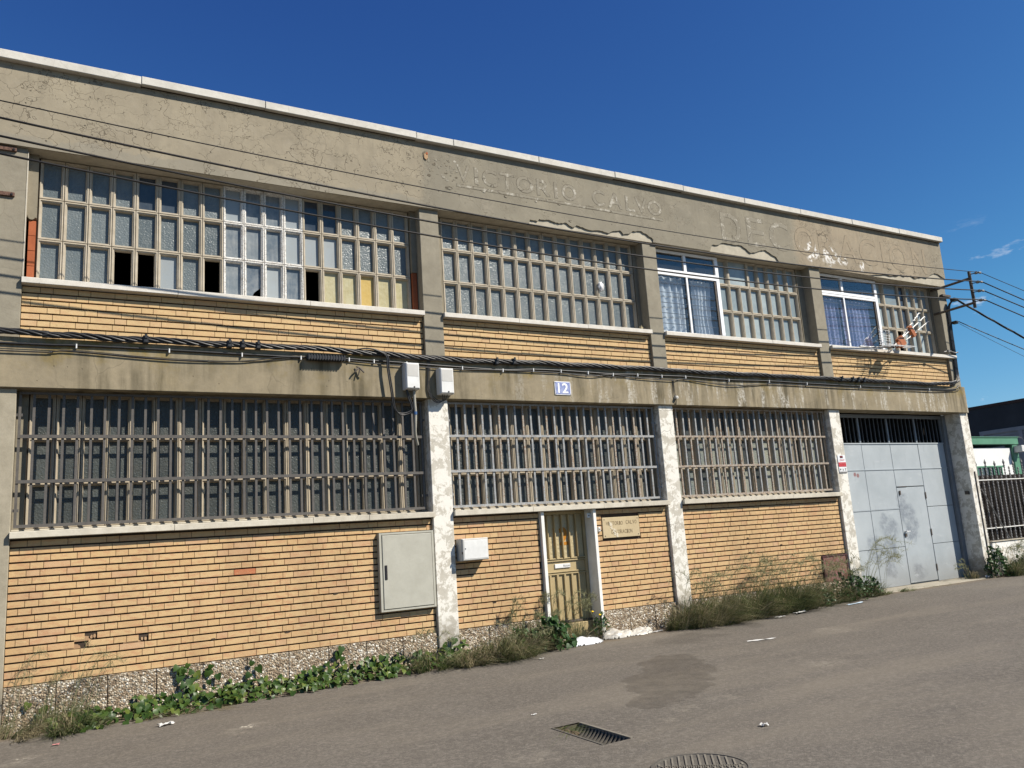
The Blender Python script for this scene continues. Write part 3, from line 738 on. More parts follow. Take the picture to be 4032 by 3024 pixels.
for i, (a, b, z, pn) in enumerate(allb):
    dy = random.uniform(-.0025, .0025)
    if i < 295:
        w = round(b - a, 2); key = w
        if key not in bmesh_cache:
            t = MB(); t.cbox(0, w, 0, .03, 0, BH, c=.0016); bmesh_cache[key] = t.mesh('brick', 'brick')
        o = inst('brick', bmesh_cache[key], pn, (a, BY + dy, z))
        o.scale.x = (b - a) / w
        if abs(z - 1.10) < .045 and abs((a + b) / 2 + 2.43) < .13 and RED is None:
            RED = o; t = MB(); t.cbox(0, w, 0, .03, 0, BH, c=.0016); o.data = t.mesh('brick', 'brick_red'); o['label'] = 'single brick of a stronger red'
    else: brick_box(rest, a, b, z, dy)
tag(rest.build('brickwork', 'brick', B), kind='stuff')
# the stumps in the knocked-out holes
def stump(x0, x1, z0, right_edge=True):
    pl = [(x0, z0), (x1 - random.uniform(.01, .03), z0), (x1 - random.uniform(.03, .06), z0 + BH * .4), (x1 - random.uniform(.05, .08), z0 + BH * .7), (x0 + .02, z0 + BH), (x0, z0 + BH)]
    t = MB(); t.prism(pl, BY + random.uniform(.002, .008), BY + .03); t.build('broken_brick', 'rubble', panels['l1'])
stump(-4.17, -3.97, .475 + .006); stump(-4.06, -3.87, .551); stump(-3.60, -3.40, .481)
for x_, z_ in ((-3.94, .49), (-3.925, .50), (-3.90, .565), (-3.87, .57), (-3.42, .49), (-3.385, .485)):
    chip(x_, z_ + .02, .03, .045, BY + .016, 'rubble', 'broken_clay', panels['l1'], 8, .012)
for x_, z_ in ((-2.70, .42), (-1.30, .78), (-1.88, .40), (.84, .47), (-.86, 1.02), (5.55, 1.03), (5.55, .95), (5.56, .80), (6.30, .88)):
    chip(x_, z_, .07, .022, BY, 'mortar', 'brick_spall', B, 8, .003)

# plinth of pebble-faced slabs
for x0, x1 in ((XA, XB0), (XB1, DOOR[0]), (DOOR[1], XC0), (XC1, XD0)):
    pl_ = part('plinth', 'mortar', (x0, x1, .088, .116, -.5, .178))
    j = -.475 + .4665 * math.ceil((x0 + .475 + .05) / .4665) if x0 < 0 else {XB1: .735, DOOR[1]: 3.034, XC1: 4.67}[x0]
    e_ = [x0] + [q for q in [j + .4665 * i for i in range(-1, 12)] if x0 + .05 < q < x1 - .05] + [x1]
    for a, b in zip(e_[:-1], e_[1:]):
        t = MB(); t.cbox(a + .004, b - .004, .080 + random.uniform(-.002, .002), .10, -.45, .183 + random.uniform(-.003, .002), c=.004); t.build('plinth_slab', 'pebble', pl_)

# sills
def sill(x0, x1, z0, z1, cuts, mat):
    s_ = part('sill', 'mortar', (x0 + .01, x1 - .01, .02, .30, z0 + .004, z1 - .006))
    e_ = [x0] + cuts + [x1]
    for a, b in zip(e_[:-1], e_[1:]):
        t = MB(); dz = random.uniform(-.002, .002)
        ya = -.005 + random.uniform(-.002, .002)
        n_ = len(t.v); q0, q1 = a + .0025, b - .0025
        c = .005
        # slightly sloping top
        t.v += [(q0, ya + c, z0 + dz), (q1, ya + c, z0 + dz), (q1, ya, z0 + c + dz), (q0, ya, z0 + c + dz), (q1, ya, z1 - c + dz), (q0, ya, z1 - c + dz), (q1, ya + c, z1 + dz), (q0, ya + c, z1 + dz), (q1, .31, z1 + .012), (q0, .31, z1 + .012), (q1, .31, z0), (q0, .31, z0)]
        t.f += [(0, 1, 2, 3), (3, 2, 4, 5), (5, 4, 6, 7), (7, 6, 8, 9), (1, 0, 11, 10), (0, 3, 5, 7, 9, 11), (1, 10, 8, 6, 4, 2)]
        t.build('sill_slab', mat, s_)
    return s_
sill(XA - .004, XB0 - .002, ZSL0, ZSL1, [-3.12, -1.58, -.88], 'sill'); sill(XB1 + .002, XC0 - .002, ZSL0, ZSL1, [1.48, 2.68], 'sill'); sill(XC1 + .002, XD0 - .002, ZSL0, ZSL1, [5.40, 6.62], 'sill')
sill(XA - .004, XB0 - .002, ZSU0, ZSU1, [-3.11, -1.56], 'sill_up'); sill(XB1 + .002, XC0 - .006, ZSU0, ZSU1, [1.47, 2.67], 'sill_up'); sill(XC1 - .004, XD0 - .006, ZSU0, ZSU1, [5.38, 6.60], 'sill_up'); sill(XD1 + .002, 11.99, ZSU0, ZSU1, [9.33, 10.6], 'sill_up')

# ------------------------------------------------------------------ lattice windows of little precast frames
def cell_mesh(w, h, mat):
    t = MB()
    rings = [(0, .07), (0, .004), (.004, 0), (.0135, 0), (.0155, .011), (.0265, .011), (.034, .050), (.034, .07)]
    for ins, y in rings: t.v += [(ins, y, ins), (w - ins, y, ins), (w - ins, y, h - ins), (ins, y, h - ins)]
    for q in range(len(rings) - 1):
        for i in range(4):
            j = (i + 1) % 4; t.f.append((q * 4 + i, q * 4 + 4 + i, q * 4 + 4 + j, q * 4 + j)[::-1])
    return t.mesh('lattice_frame', mat)
cells = {}
def get_cell(w, h, mat):
    k_ = (round(w, 4), round(h, 4), mat)
    if k_ not in cells: cells[k_] = cell_mesh(w, h, mat)
    return cells[k_]
panes = {}
def get_pane(w, h, mat):
    k_ = (round(w, 4), round(h, 4), mat)
    if k_ not in panes:
        t = MB(); t.box(.030, w - .030, .052, .057, .030, h - .030); panes[k_] = t.mesh('pane', mat)
    return panes[k_]
def lattice(x0, z0, nx, nz, cw, chh, y, fmat, pane_of, frame_of=None, skip=()):
    bk = MB(); X1 = x0 + nx * cw; Z1 = z0 + nz * chh
    bk.box(x0 - .008, x0 - .001, y + .012, y + .05, z0, Z1); bk.box(X1 + .001, X1 + .008, y + .012, y + .05, z0, Z1)
    W = bk.build('lattice_window', 'mortar', B)
    for r_ in range(nz):
        for c_ in range(nx):
            if (c_, r_) in skip: continue
            fm = frame_of(c_, r_) if frame_of else fmat
            jy = random.uniform(-.0015, .0015)
            l_ = (x0 + c_ * cw + .0026, y + jy, z0 + (nz - 1 - r_) * chh + .0026)
            inst('lattice_frame', get_cell(cw - .0052, chh - .0052, fm), W, l_)
            pm = pane_of(c_, r_)
            if pm: inst('pane', get_pane(cw - .0052, chh - .0052, pm), W, l_)
    return W
YU, YL = .240, .255
# upper, first bay
P1 = {(4, 0): 'dark_pane', (5, 0): 'dark_pane', (3, 2): None, (4, 2): None, (5, 2): 'white_pane', (7, 2): None, (12, 2): None, (12, 0): 'dark_pane', (13, 0): 'dark_pane', (12, 1): 'white_pane', (13, 1): 'white_pane', (13, 2): 'yellow_pane', (14, 2): 'yellow_pane', (15, 2): 'ochre_pane', (16, 2): 'yellow_pane', (17, 2): 'yellow_pane', (9, 2): None, (10, 2): 'white_pane', (8, 0): 'white_pane', (11, 0): 'white_pane', (11, 1): 'white_pane'}
def pane_u1(c, r):
    if (c, r) in P1: return P1[(c, r)]
    return 'dirty' if 8 <= c <= 11 else 'frost'
w1 = lattice(-4.545, 4.432, 18, 3, .2475, .4805, YU, 'lattice', pane_u1, lambda c, r: 'lattice_white' if 8 <= c <= 11 else 'lattice')
t = MB(); t.prism([(.03, .03), (.10, .03), (.13, .09), (.19, .14), (.216, .16), (.216, .45), (.03, .45)], .052, .057)   # pane with its lower corner broken away
inst('broken_pane', t.mesh('pane', 'dirty'), w1, (-4.545 + 9 * .2475 + .0018, YU, 4.4338))
lattice(.405, 4.432, 14, 3, .2450, .4805, YU, 'lattice', lambda c, r: 'frost')
lattice(5.715, 4.432, 8, 3, .2470, .4805, YU, 'lattice', lambda c, r: 'pale_pane', skip=((1, 0), (2, 0)))
lattice(9.985, 4.432, 7, 3, .2470, .4805, YU, 'lattice', lambda c, r: 'dark_pane' if (c, r) in ((3, 0), (3, 1)) else 'pale_pane', skip=((1, 0), (2, 0), (2, 2)))
for x0 in (5.715 + .247, 9.985 + .247):               # wide pane set in place of two frames
    w_ = part('wide_pane_frame', 'lattice', (x0 + .002, x0 + .03, YU, YU + .05, 5.395, 5.870), (x0 + .464, x0 + .492, YU, YU + .05, 5.395, 5.870), (x0 + .03, x0 + .464, YU, YU + .05, 5.395, 5.42), (x0 + .03, x0 + .464, YU, YU + .05, 5.85, 5.870))
    part('wide_pane', 'pale_pane', (x0 + .025, x0 + .47, YU + .036, YU + .041, 5.41, 5.86), parent=w_)
x_ = 9.985 + 2 * .247; w_ = part('fan_opening_frame', 'lattice', (x_, x_ + .03, YU, YU + .05, 4.434, 4.91), (x_ + .215, x_ + .245, YU, YU + .05, 4.434, 4.91), (x_ + .03, x_ + .215, YU, YU + .05, 4.434, 4.46), (x_ + .03, x_ + .215, YU, YU + .05, 4.88, 4.91))
# bottom frames hidden behind the sill lip: closing strip, jamb infill left and right
part('jamb_infill', 'render', (XA + .001, -4.556, .17, .32, 5.13, ZF0 - .001)); 
for i_ in range(4): part('hollow_clay_block', 'terracotta', (XA + .035, -4.560, .178 + .002 * (i_ % 2), .30, 4.40 + i_ * .175, 4.40 + (i_ + 1) * .175 - .006))
chip(XA + .055, 5.135, .08, .07, .172, 'render', 'torn_mortar', B, 10, .01)
part('jamb_strip', 'sill', (XA + .0005, XA + .010, .046, .30, 4.39, 5.84))
part('jamb_infill', 'render', (-.082, -.001, .19, .32, 4.98, ZF0 - .001)); part('hollow_clay_block', 'terracotta', (-.078, -.012, .20, .30, 4.39, 4.975))
part('jamb_infill', 'render', (XB1 + .001, .396, .23, .32, 4.39, ZF0 - .001)); part('jamb_infill', 'render', (3.844, XC0 - .005, .23, .32, 4.39, ZF0 - .001))
part('jamb_infill', 'render', (7.700, XD0 - .005, .23, .32, 4.39, ZF0 - .001)); part('jamb_infill', 'render', (11.724, 11.779, .23, .32, 4.39, ZF0 - .001))
for a, b in ((XA, XB0), (XB1, XC0 - .005), (5.70, XD0 - .005), (9.97, 11.779)): part('lattice_bed', 'mortar', (a + .002, b - .002, .235, .33, 4.396, 4.431))
# lower bays
lattice(-4.545, 1.724, 18, 3, .2480, .4790, YL, 'lattice_low', lambda c, r: 'frost_low')
lattice(.395, 1.724, 14, 3, .2470, .4790, YL, 'lattice_low', lambda c, r: 'frost_low')
lattice(4.32, 1.724, 14, 3, .2470, .4790, YL, 'lattice_low', lambda c, r: ('frost_warm' if (c * 7 + r * 3) % 5 else 'frost_low') if r > 0 else 'frost_low')
for a, b, x0, x1 in ((XA, XB0, -4.553, -.073), (XB1, XC0, .387, 3.861), (XC1, XD0, 4.312, 7.786)):
    part('jamb_infill', 'render', (a + .002, x0 - .002, .25, .33, 1.70, 3.178)); part('jamb_infill', 'render', (x1 + .002, b - .002, .25, .33, 1.70, 3.178))
    part('lattice_bed', 'sill', (a + .002, b - .002, .245, .33, 1.709, 1.723))
    part('lattice_head', 'mortar', (a + .002, b - .002, .262, .33, 3.162, 3.179))

# ------------------------------------------------------------------ barred grilles
def grille(xs_, x0, x1, mats, rails, ztop=3.150, zbot=1.752):
    G = MB(); G.box(x0, x0 + .025, .150, .175, zbot, ztop); G = G.build('window_grille', mats[0], B)
    part('side_frame', mats[0], (x1 - .025, x1, .150, .175, zbot, ztop), parent=G)
    me = {}
    for i, x in enumerate(xs_):
        mt = mats[i % len(mats)]
        if mt not in me: t = MB(); t.box(-.0130, .0130, 0, .026, 0, ztop - zbot); me[mt] = t.mesh('bar', mt)
        inst('bar', me[mt], G, (x + random.uniform(-.003, .003), .1545, zbot), rot=(0, random.uniform(-.003, .003), 0))
    for z0, z1 in rails + [(zbot - .016, zbot + .016), (ztop - .014, ztop + .012)]:
        part('rail', mats[0], (x0 + .001, x1 - .001, .1395, .1535, z0, z1), parent=G, ch=.001)
    for x, z in ((x0, 1.9), (x0, 2.9), (x1, 1.9), (x1, 2.9)): part('fixing_lug', mats[0], (x - .04, x + .04, .158, .170, z, z + .03), parent=G)
    return G
grille([-4.499 + .1347 * i for i in range(33)], -4.642, -.055, ['bar_dark'], [(2.667, 2.703), (2.193, 2.228)])
grille([.458 + .1319 * i for i in range(26)], .318, 3.885, ['bar_blue', 'bar_blue', 'bar_rust'], [(2.682, 2.715), (2.205, 2.240)])
grille([4.355 + .1331 * i for i in range(26)], 4.24, 7.83, ['bar_rust', 'bar_blue', 'bar_rust', 'bar_blue', 'bar_blue'], [(2.683, 2.712), (2.203, 2.235)])

# ------------------------------------------------------------------ white aluminium windows
def alu(x0, x1, mull, zt=5.862, zb=4.412):
    y0, y1 = .195, .235
    Wn = part('aluminium_window', 'alu', (x0, x0 + .045, y0, y1, zb, zt)); f = 'frame_bar'
    part(f, 'alu', (x1 - .075, x1, y0, y1, zb, zt), parent=Wn, ch=.003)
    part(f, 'alu', (x0 + .045, x1 - .075, y0, y1, zt - .045, zt), parent=Wn, ch=.003); part(f, 'alu', (x0 + .045, x1 - .075, y0, y1, zb, zb + .04), parent=Wn, ch=.003)
    part(f, 'alu', (x0 + .045, x1 - .075, y0 - .006, y1, 5.472, 5.525), parent=Wn, ch=.003); part(f, 'alu', (x0 + .045, x1 - .075, y0 - .003, y1, 5.425, 5.468), parent=Wn, ch=.003)
    part(f, 'alu', (mull - .03, mull + .03, y0, y1, 5.5255, zt - .0455), parent=Wn, ch=.003)
    part('sash_stile', 'alu', (mull - .012, mull + .030, y0 - .001, y1 - .02, zb + .0405, 5.4245), parent=Wn, ch=.003)
    part('sash_stile', 'steel_dark', (x1 - .115, x1 - .077, y0 + .010, y1 - .01, zb + .0405, 5.4245), parent=Wn)
    for a, b, c_, d in ((x0 + .045, mull - .03, 5.53, zt - .046), (mull + .03, x1 - .075, 5.53, zt - .046), (x0 + .045, mull - .0125, zb + .041, 5.424), (mull + .0305, x1 - .116, zb + .041, 5.424)):
        part('pane', 'glass', (a, b, y1 - .016, y1 - .012, c_, d), parent=Wn)
    # inner bars, a horizontal rod grille behind the glass
    for i_ in range(5): part('inner_bar', 'steel_dark', (x0 + .03, x1 - .08, .262, .270, 4.60 + i_ * .18, 4.609 + i_ * .18), parent=Wn)
    part('room_dark_sheet', 'black', (x0, x1, .5, .52, 5.48, zt), parent=Wn)  # added black sheet that passes for the unlit room behind the upper lights
alu(4.206, 5.695, 4.935); alu(8.150, 9.965, 8.925)
part('window_post', 'lattice_low', (5.698, 5.708, .22, .30, 4.40, 5.87)); part('window_post', 'lattice_low', (9.968, 9.977, .22, .30, 4.40, 5.87))
def curtain(name, x0, x1, z0, z1, y, mat, folds, amp, label, gather=0.0):
    t = MB(); nx, nz = 90, 14
    ph = [random.uniform(0, 6.28) for _ in range(6)]
    for j in range(nz + 1):
        v = j / nz
        for i in range(nx + 1):
            u = i / nx
            g_ = 1 - gather * math.sin(v * 2.6) ** 2
            x = x0 + (x1 - x0) * u * g_
            d = amp * (math.sin(u * folds * 6.283 + ph[0] + .8 * math.sin(u * 7 + ph[1])) * (.45 + .55 * math.sin(u * 3.1 * folds / 4 + ph[2]) ** 2)) + .004 * math.sin(v * 5 + u * 9)
            t.v.append((x, y + d, z1 - (z1 - z0) * v))
    for j in range(nz):
        for i in range(nx):
            a = j * (nx + 1) + i; t.f.append((a, a + nx + 1, a + nx + 2, a + 1))
    return tag(t.build(name, mat, None, smooth=True), label, 'curtain', 'curtains behind the upper windows')
curtain('lace_curtain', 4.26, 4.93, 4.42, 5.44, .325, 'curtain', 5, .026, 'white lace curtain behind the wider glazed half beside the grey pillar, leaf pattern')
curtain('lace_curtain', 5.13, 5.56, 4.42, 5.43, .325, 'curtain', 5, .026, 'narrow gathered white lace curtain, second from the grey pillar', .12)
curtain('lilac_curtain', 8.22, 8.88, 4.42, 5.43, .325, 'curtain2', 6, .024, 'lilac curtain in the farther window, first pane')
curtain('lilac_curtain', 8.98, 9.80, 4.42, 5.42, .325, 'curtain2', 7, .024, 'lilac curtain in the farther window, pane behind the antenna')

# ------------------------------------------------------------------ sheet steel gate
GY = .43
gt = part('gate', 'gate_dark', (XD1 + .002, XE0 - .002, GY + .035, GY + .05, -.10, 2.62))
gx = [8.27, 9.125, 9.985, 10.855, 11.715]; gzs = [-.10, .615, 1.34, 2.10, 2.605]
def gpanel(x0, x1, z0, z1, nm='panel'):
    return part(nm, 'gate', (x0 + .005, x1 - .005, GY + random.uniform(-.002, .002), GY + .03, z0 + .005, z1 - .005), parent=gt, ch=.003)
for i in range(4):
    for j in range(4):
        if i == 2 and j < 2: continue
        if i == 2 and j == 2: gpanel(gx[2], gx[3], 1.755, 2.10); continue
        gpanel(gx[i], gx[i + 1], gzs[j], gzs[j + 1])
wk = gpanel(gx[2] + .004, gx[3] - .006, -.075, 1.748, 'wicket_door')
t = MB(); t.box(gx[0], gx[4], GY - .012, GY + .001, 2.092, 2.108); t.build('rail', 'gate', gt)
t = MB(); t.box(gx[0], gx[2] - .01, GY - .010, GY + .001, 1.333, 1.345); t.build('rail', 'gate', gt)
t = MB(); t.box(gx[0], gx[4], GY - .014, GY + .001, 2.594, 2.616); t.build('rail', 'gate', gt)
t = MB(); t.box(10.04, 10.075, GY - .05, GY - .003, .885, .91); t.box(10.055, 10.14, GY - .055, GY - .045, .893, .905); t.build('lever_handle', 'ant_white', gt)
part('lock', 'steel_dark', (10.02, 10.075, GY - .02, GY - .004, .80, .86), parent=gt); part('lock', 'steel_dark', (10.04, 10.075, GY - .02, GY - .004, 1.60, 1.68), parent=gt)
for z in (1.50, .78, .10): part('hinge', 'steel_dark', (10.84, 10.868, GY - .014, GY - .004, z, z + .13), parent=gt)
part('lintel_strip', 'steel_dark', (10.02, 10.30, GY - .012, GY - .004, 1.752, 1.764), parent=gt)
part('jamb_plate', 'gate_dark', (11.722, 11.826, GY - .06, GY + .02, -.10, 3.17), parent=gt, ch=.004); part('jamb_plate', 'gate_dark', (8.15, 8.265, GY - .04, GY + .02, -.10, 3.17), parent=gt, ch=.004)
part('head_plate', 'gate_dark', (8.266, 11.72, GY - .03, GY + .03, 3.105, 3.172), parent=gt, ch=.004)
lv = MB(); lv.box(-.035, .035, 0, .006, 0, .485); lvm = lv.mesh('louvre_slat', 'gate_dark')
for i in range(4):
    n_ = 7
    for q in range(1, n_):
        x = gx[i] + (gx[i + 1] - gx[i]) * q / n_
        inst('louvre_slat', lvm, gt, (x, GY + .025, 2.618), rot=(0, 0, R(55)))
for x in gx: part('louvre_post', 'gate_dark', (x - .022, x + .022, GY + .002, GY + .030, 2.617, 3.104), parent=gt)
part('louvre_dark_sheet', 'black', (8.15, 11.82, .80, .82, 2.3, 3.29))  # added black sheet, darkness painted in behind the louvres
tag(part('apron', 'apron', (8.10, 11.90, -.13, .5, -.30, -.099), parent=None, ch=.02), kind='structure')
part('gate_stop', 'steel_dark', (11.80, 11.83, .12, .20, 1.53, 1.60))

# ------------------------------------------------------------------ entrance door
DY = .275
for x0, x1 in ((1.624, 1.676), (2.508, 2.560)): part('door_post', 'white_paint', (x0, x1, .045, .335, -.30, 1.624), ch=.004)
dr = part('door', 'door', (1.678, 2.506, DY + .03, DY + .045, .085, 1.624))
def db(nm, x0, x1, z0, z1, y0, y1, mt='door', c=.003): return part(nm, mt, (x0, x1, y0, y1, z0, z1), parent=dr, ch=c)
db('frame_bar', 1.679, 1.725, .085, 1.622, DY - .012, DY + .029); db('frame_bar', 2.460, 2.505, .085, 1.622, DY - .012, DY + .029); db('frame_bar', 1.7255, 2.4595, 1.575, 1.621, DY - .012, DY + .029)
db('lower_panel', 1.727, 2.458, .10, .735, DY + .012, DY + .028); db('mid_panel', 1.727, 2.458, .775, .915, DY + .008, DY + .028); db('glazing', 1.727, 2.458, .96, 1.572, DY + .018, DY + .026, 'door_glass')
for z in (.735, .765, .918, .948): db('rail', 1.727, 2.458, z, z + .018, DY - .014, DY + .027)
for q in range(1, 6): db('glazing_bar', 1.727 + .1218 * q - .008, 1.727 + .1218 * q + .008, .967, 1.573, DY - .028, DY + .012)
for q in range(1, 6): db('lower_rib', 1.727 + .1218 * q - .020, 1.727 + .1218 * q + .012, .125, .733, DY - .018, DY + .011)
ml = db('mail_slot', 1.935, 2.195, .825, .884, DY - .010, DY + .007, 'box_white')
text_part('lettering', 'Buzon', 2.075, 2.185, .842, .868, DY - .0115, DY - .0095, 'insulator', ml)
tw = text_part('painted_number', '12', 1.965, 2.195, 1.15, 1.385, DY + .0145, DY + .0175, 'orange', dr, fat=.012)
db('kick_plate', 1.68, 2.505, .068, .098, DY - .02, DY + .02, 'steel_dark')
part('door_step', 'door', (1.678, 2.506, .20, .33, -.30, .064), ch=.006)
part('door_step', 'apron', (1.678, 2.506, .12, .198, -.30, -.125), ch=.006)
part('door_head', 'steel_dark', (1.678, 2.506, DY + .05, .33, .085, 1.625))

# ------------------------------------------------------------------ things fixed to the facade
def tpart(T, nm, mat, *boxes, ch=.002): return part(nm, mat, *boxes, parent=T, ch=ch)
T = thing('utility_cabinet', (-.39, .05, .506), 'large grey beige polyester cabinet set into the brick wall beside the white pillar', 'cabinet')
tpart(T, 'frame', 'cabinet', (-.757, -.727, .028, .10, .508, 1.462), (-.05, -.022, .028, .10, .508, 1.462)); tpart(T, 'frame', 'cabinet', (-.7265, -.0505, .028, .10, .508, .532), (-.7265, -.0505, .028, .10, 1.437, 1.462))
d_ = tpart(T, 'door', 'cabinet', (-.722, -.056, .019, .08, .537, 1.432), ch=.006)
tpart(d_, 'handle', 'sign_black', (-.697, -.667, .008, .022, .895, 1.067), ch=.004)
T = thing('meter_box', (.51, .0, 1.04), 'pale grey wall box on the brick between the white pillar and the ochre door', 'meter box')
tpart(T, 'body', 'box_grey', (.327, .712, -.062, .098, 1.042, 1.326), ch=.006); d_ = tpart(T, 'door', 'box_grey', (.332, .706, -.086, -.066, 1.046, 1.322), ch=.008)
tpart(d_, 'ribbed_front', 'box_white', (.352, .692, -.089, -.085, 1.066, 1.302)); tpart(d_, 'lock', 'sign_black', (.362, .374, -.095, -.088, 1.190, 1.204)); tpart(d_, 'latch', 'steel_dark', (.322, .331, -.092, -.07, 1.13, 1.16))
for k_, (x0, x1, z0, z1, lab) in enumerate(((-.372, -.178, 3.275, 3.625, 'white meter box at the beam end with a ribbed conduit hanging below it'), (.112, .312, 3.225, 3.575, 'white meter box over the whitewashed pillar with thin looped wires below'))):
    T = thing('meter_box', ((x0 + x1) / 2, -.07, z0), lab, 'meter box', 'white boxes on the beam')
    tpart(T, 'body', 'box_white', (x0, x1, -.115, -.001, z0, z1), ch=.006); d_ = tpart(T, 'cover', 'box_white', (x0 + .006, x1 - .006, -.140, -.1155, z0 + .006, z1 - .006), ch=.010)
    tpart(d_, 'window_frame', 'box_grey', (x0 + .022, x1 - .022, -.1425, -.1395, z0 + .165, z1 - .025)); tpart(d_, 'seal', 'steel_dark', ((x0 + x1) / 2 + .004, (x0 + x1) / 2 + .02, -.150, -.139, z0 + .018, z0 + .034))
# house number
T = thing('house_number_plate', (2.12, 0, 3.28), 'small blue enamel plate with white number 12 on the beam', 'sign')
tpart(T, 'plate', 'white_print', (1.980, 2.256, -.012, -.0005, 3.281, 3.480)); tpart(T, 'field', 'plate_blue', (1.990, 2.246, -.0150, -.0121, 3.291, 3.470))
text_part('number', '12', 2.035, 2.205, 3.312, 3.452, -.0172, -.0145, 'white_print', T, fat=.004)
for x, z in ((1.993, 3.467), (2.243, 3.467), (1.993, 3.294), (2.243, 3.294)): tpart(T, 'screw', 'steel_dark', (x - .005, x + .005, -.018, -.0145, z - .005, z + .005))
# stone plaque
T = thing('stone_plaque', (3.02, .09, 1.19), 'tan stone plaque with the damaged carved name of the workshop beside the door', 'plaque')
pq = tpart(T, 'slab', 'plaque', (2.688, 3.362, .086, .118, 1.195, 1.492), ch=.004)
xx = 2.752
for ch_ in 'VICTORIO': w = .022 if ch_ == 'I' else .034; text_part('letter', ch_, xx, xx + w, 1.376, 1.431, .0843, .0862, 'plaque_cut', pq); xx += w + .0075
xx = 3.112
for ch_ in 'CALVO': text_part('letter', ch_, xx, xx + .034, 1.382, 1.437, .0843, .0862, 'plaque_cut', pq); xx += .041
xx = 2.838
for ch_ in 'DECORACION': w = .022 if ch_ == 'I' else .033; text_part('letter', ch_, xx, xx + w, 1.252, 1.308, .0843, .0862, 'plaque_cut', pq); xx += w + .007
for i in range(16):
    u = i / 15; chip(2.815 + .135 * u + random.uniform(-.025, .025), 1.408 - .19 * u + random.uniform(-.012, .012), random.uniform(.025, .055), random.uniform(.02, .05), .0862, 'scar', 'impact_scar', pq, 9, random.uniform(.0028, .004))
for x, z in ((2.722, 1.462), (3.330, 1.462), (2.722, 1.226), (3.330, 1.226)): tpart(pq, 'screw', 'steel_dark', (x - .007, x + .007, .082, .0862, z - .007, z + .007))
T = thing('door_bell', (2.62, .09, 1.29), 'small cream doorbell button on the brick beside the plaque', 'doorbell'); tpart(T, 'body', 'ceramic', (2.597, 2.641, .068, .0975, 1.296, 1.366), ch=.008); tpart(T, 'button', 'sign_black', (2.612, 2.626, .064, .069, 1.322, 1.338))
T = thing('sensor_box', (2.46, .1, 1.5), 'little white box with a dark lens high on the door post', 'sensor'); tpart(T, 'body', 'box_white', (2.440, 2.507, .10, .16, 1.502, 1.572), ch=.006); tpart(T, 'lens', 'sign_black', (2.462, 2.480, .096, .101, 1.528, 1.546))
T = thing('alarm_sign', (8.02, .05, 2.03), 'narrow white and red alarm notice on the pillar beside the gate', 'sign')
tpart(T, 'board', 'sign_white', (7.918, 8.120, .038, .0495, 2.030, 2.350)); tpart(T, 'red_band', 'sign_red', (7.9195, 8.1185, .0362, .0382, 2.140, 2.222)); lg = tpart(T, 'logo', 'sign_black', (7.975, 8.055, .0362, .0382, 2.296, 2.340))
for q in range(3): tpart(lg, 'dot', 'sign_red', (7.984 + q * .023, 8.001 + q * .023, .0352, .0364, 2.314, 2.326), ch=0)
text_part('lettering', 'Direct', 7.955, 8.085, 2.240, 2.276, .0362, .0382, 'sign_red', T, shear=.1, tilt=.014); text_part('lettering', '\u00a1Alarma!', 7.935, 8.10, 2.176, 2.212, .0350, .0364, 'sign_pink', T); text_part('lettering', 'conectada', 7.94, 8.10, 2.150, 2.166, .0350, .0364, 'sign_pink', T)
tpart(T, 'foot_band', 'insulator', (7.9195, 8.1185, .0362, .0382, 2.033, 2.056))
for q in range(3):
    x = 7.952 + q * .066; f_ = tpart(T, 'pictogram_field', 'box_white', (x - .024, x + .026, .0364, .0382, 2.064, 2.130)); t = MB()
    t.prism([[(x - .02, 2.08), (x + .012, 2.088), (x + .02, 2.11), (x - .008, 2.106)], [(x - .007, 2.072), (x + .008, 2.072), (x + .008, 2.098), (x, 2.11), (x - .007, 2.098)], [(x - .004, 2.07), (x + .006, 2.07), (x + .004, 2.095), (x + .016, 2.112), (x - .014, 2.112), (x - .002, 2.095)]][q], .0352, .0366); t.build('pictogram', 'sign_black', f_)
T = thing('rusty_hatch', (7.53, .09, .16), 'rust red metal hatch half hidden by weeds at the foot of the brick wall', 'hatch')
tpart(T, 'frame', 'rust_frame', (7.222, 7.245, .072, .112, .19, .626)); tpart(T, 'frame', 'rust_frame', (7.828, 7.852, .072, .112, .19, .626)); tpart(T, 'frame', 'rust_frame', (7.246, 7.827, .072, .112, .604, .626)); tpart(T, 'door', 'rust_panel', (7.246, 7.827, .084, .11, .19, .603))
t = MB(); t.tube([(4.241, -.001, 3.297), (4.241, -.055, 3.297)], [.030, .024], 10); t.tube([(4.241, -.055, 3.297), (4.241, -.062, 3.297)], [.012, .010], 8)
T = tag(t.build('porcelain_insulator', 'ceramic'), 'single white porcelain wire knob on the beam above the second white pillar', 'insulator')

# cables clipped along the beam ------------------------------------------------
def cable(name, pts, r, label, mat='cable', cat='cable', n=6, step=6, group=None):
    t = MB(); t.tube(bz(pts, step), r, n); return tag(t.build(name, mat, smooth=True), label, cat, group)
def wob(x, a=.004): return a * math.sin(x * 3.1) + a * .7 * math.sin(x * 7.3 + 1)
T = thing('cable_bundle', (3.5, -.05, 3.74), 'thick twisted bundle of black cables strung along the top of the beam', 'cable')
base = [(-9.0, 3.77), (-4.83, 3.765), (-4.42, 3.757), (-3.9, 3.753), (-3.3, 3.755), (-2.5, 3.755), (-1.75, 3.765), (-1.1, 3.754), (-.5, 3.735), (.3, 3.715), (.9, 3.715), (1.3, 3.730), (1.75, 3.735), (2.9, 3.735), (4.0, 3.738), (4.6, 3.728), (5.9, 3.732), (7.3, 3.735), (8.2, 3.735), (9.6, 3.742), (10.85, 3.74), (11.5, 3.776), (11.76, 3.815)]
bp = bz([(x, -.040, z) for x, z in base], 22)
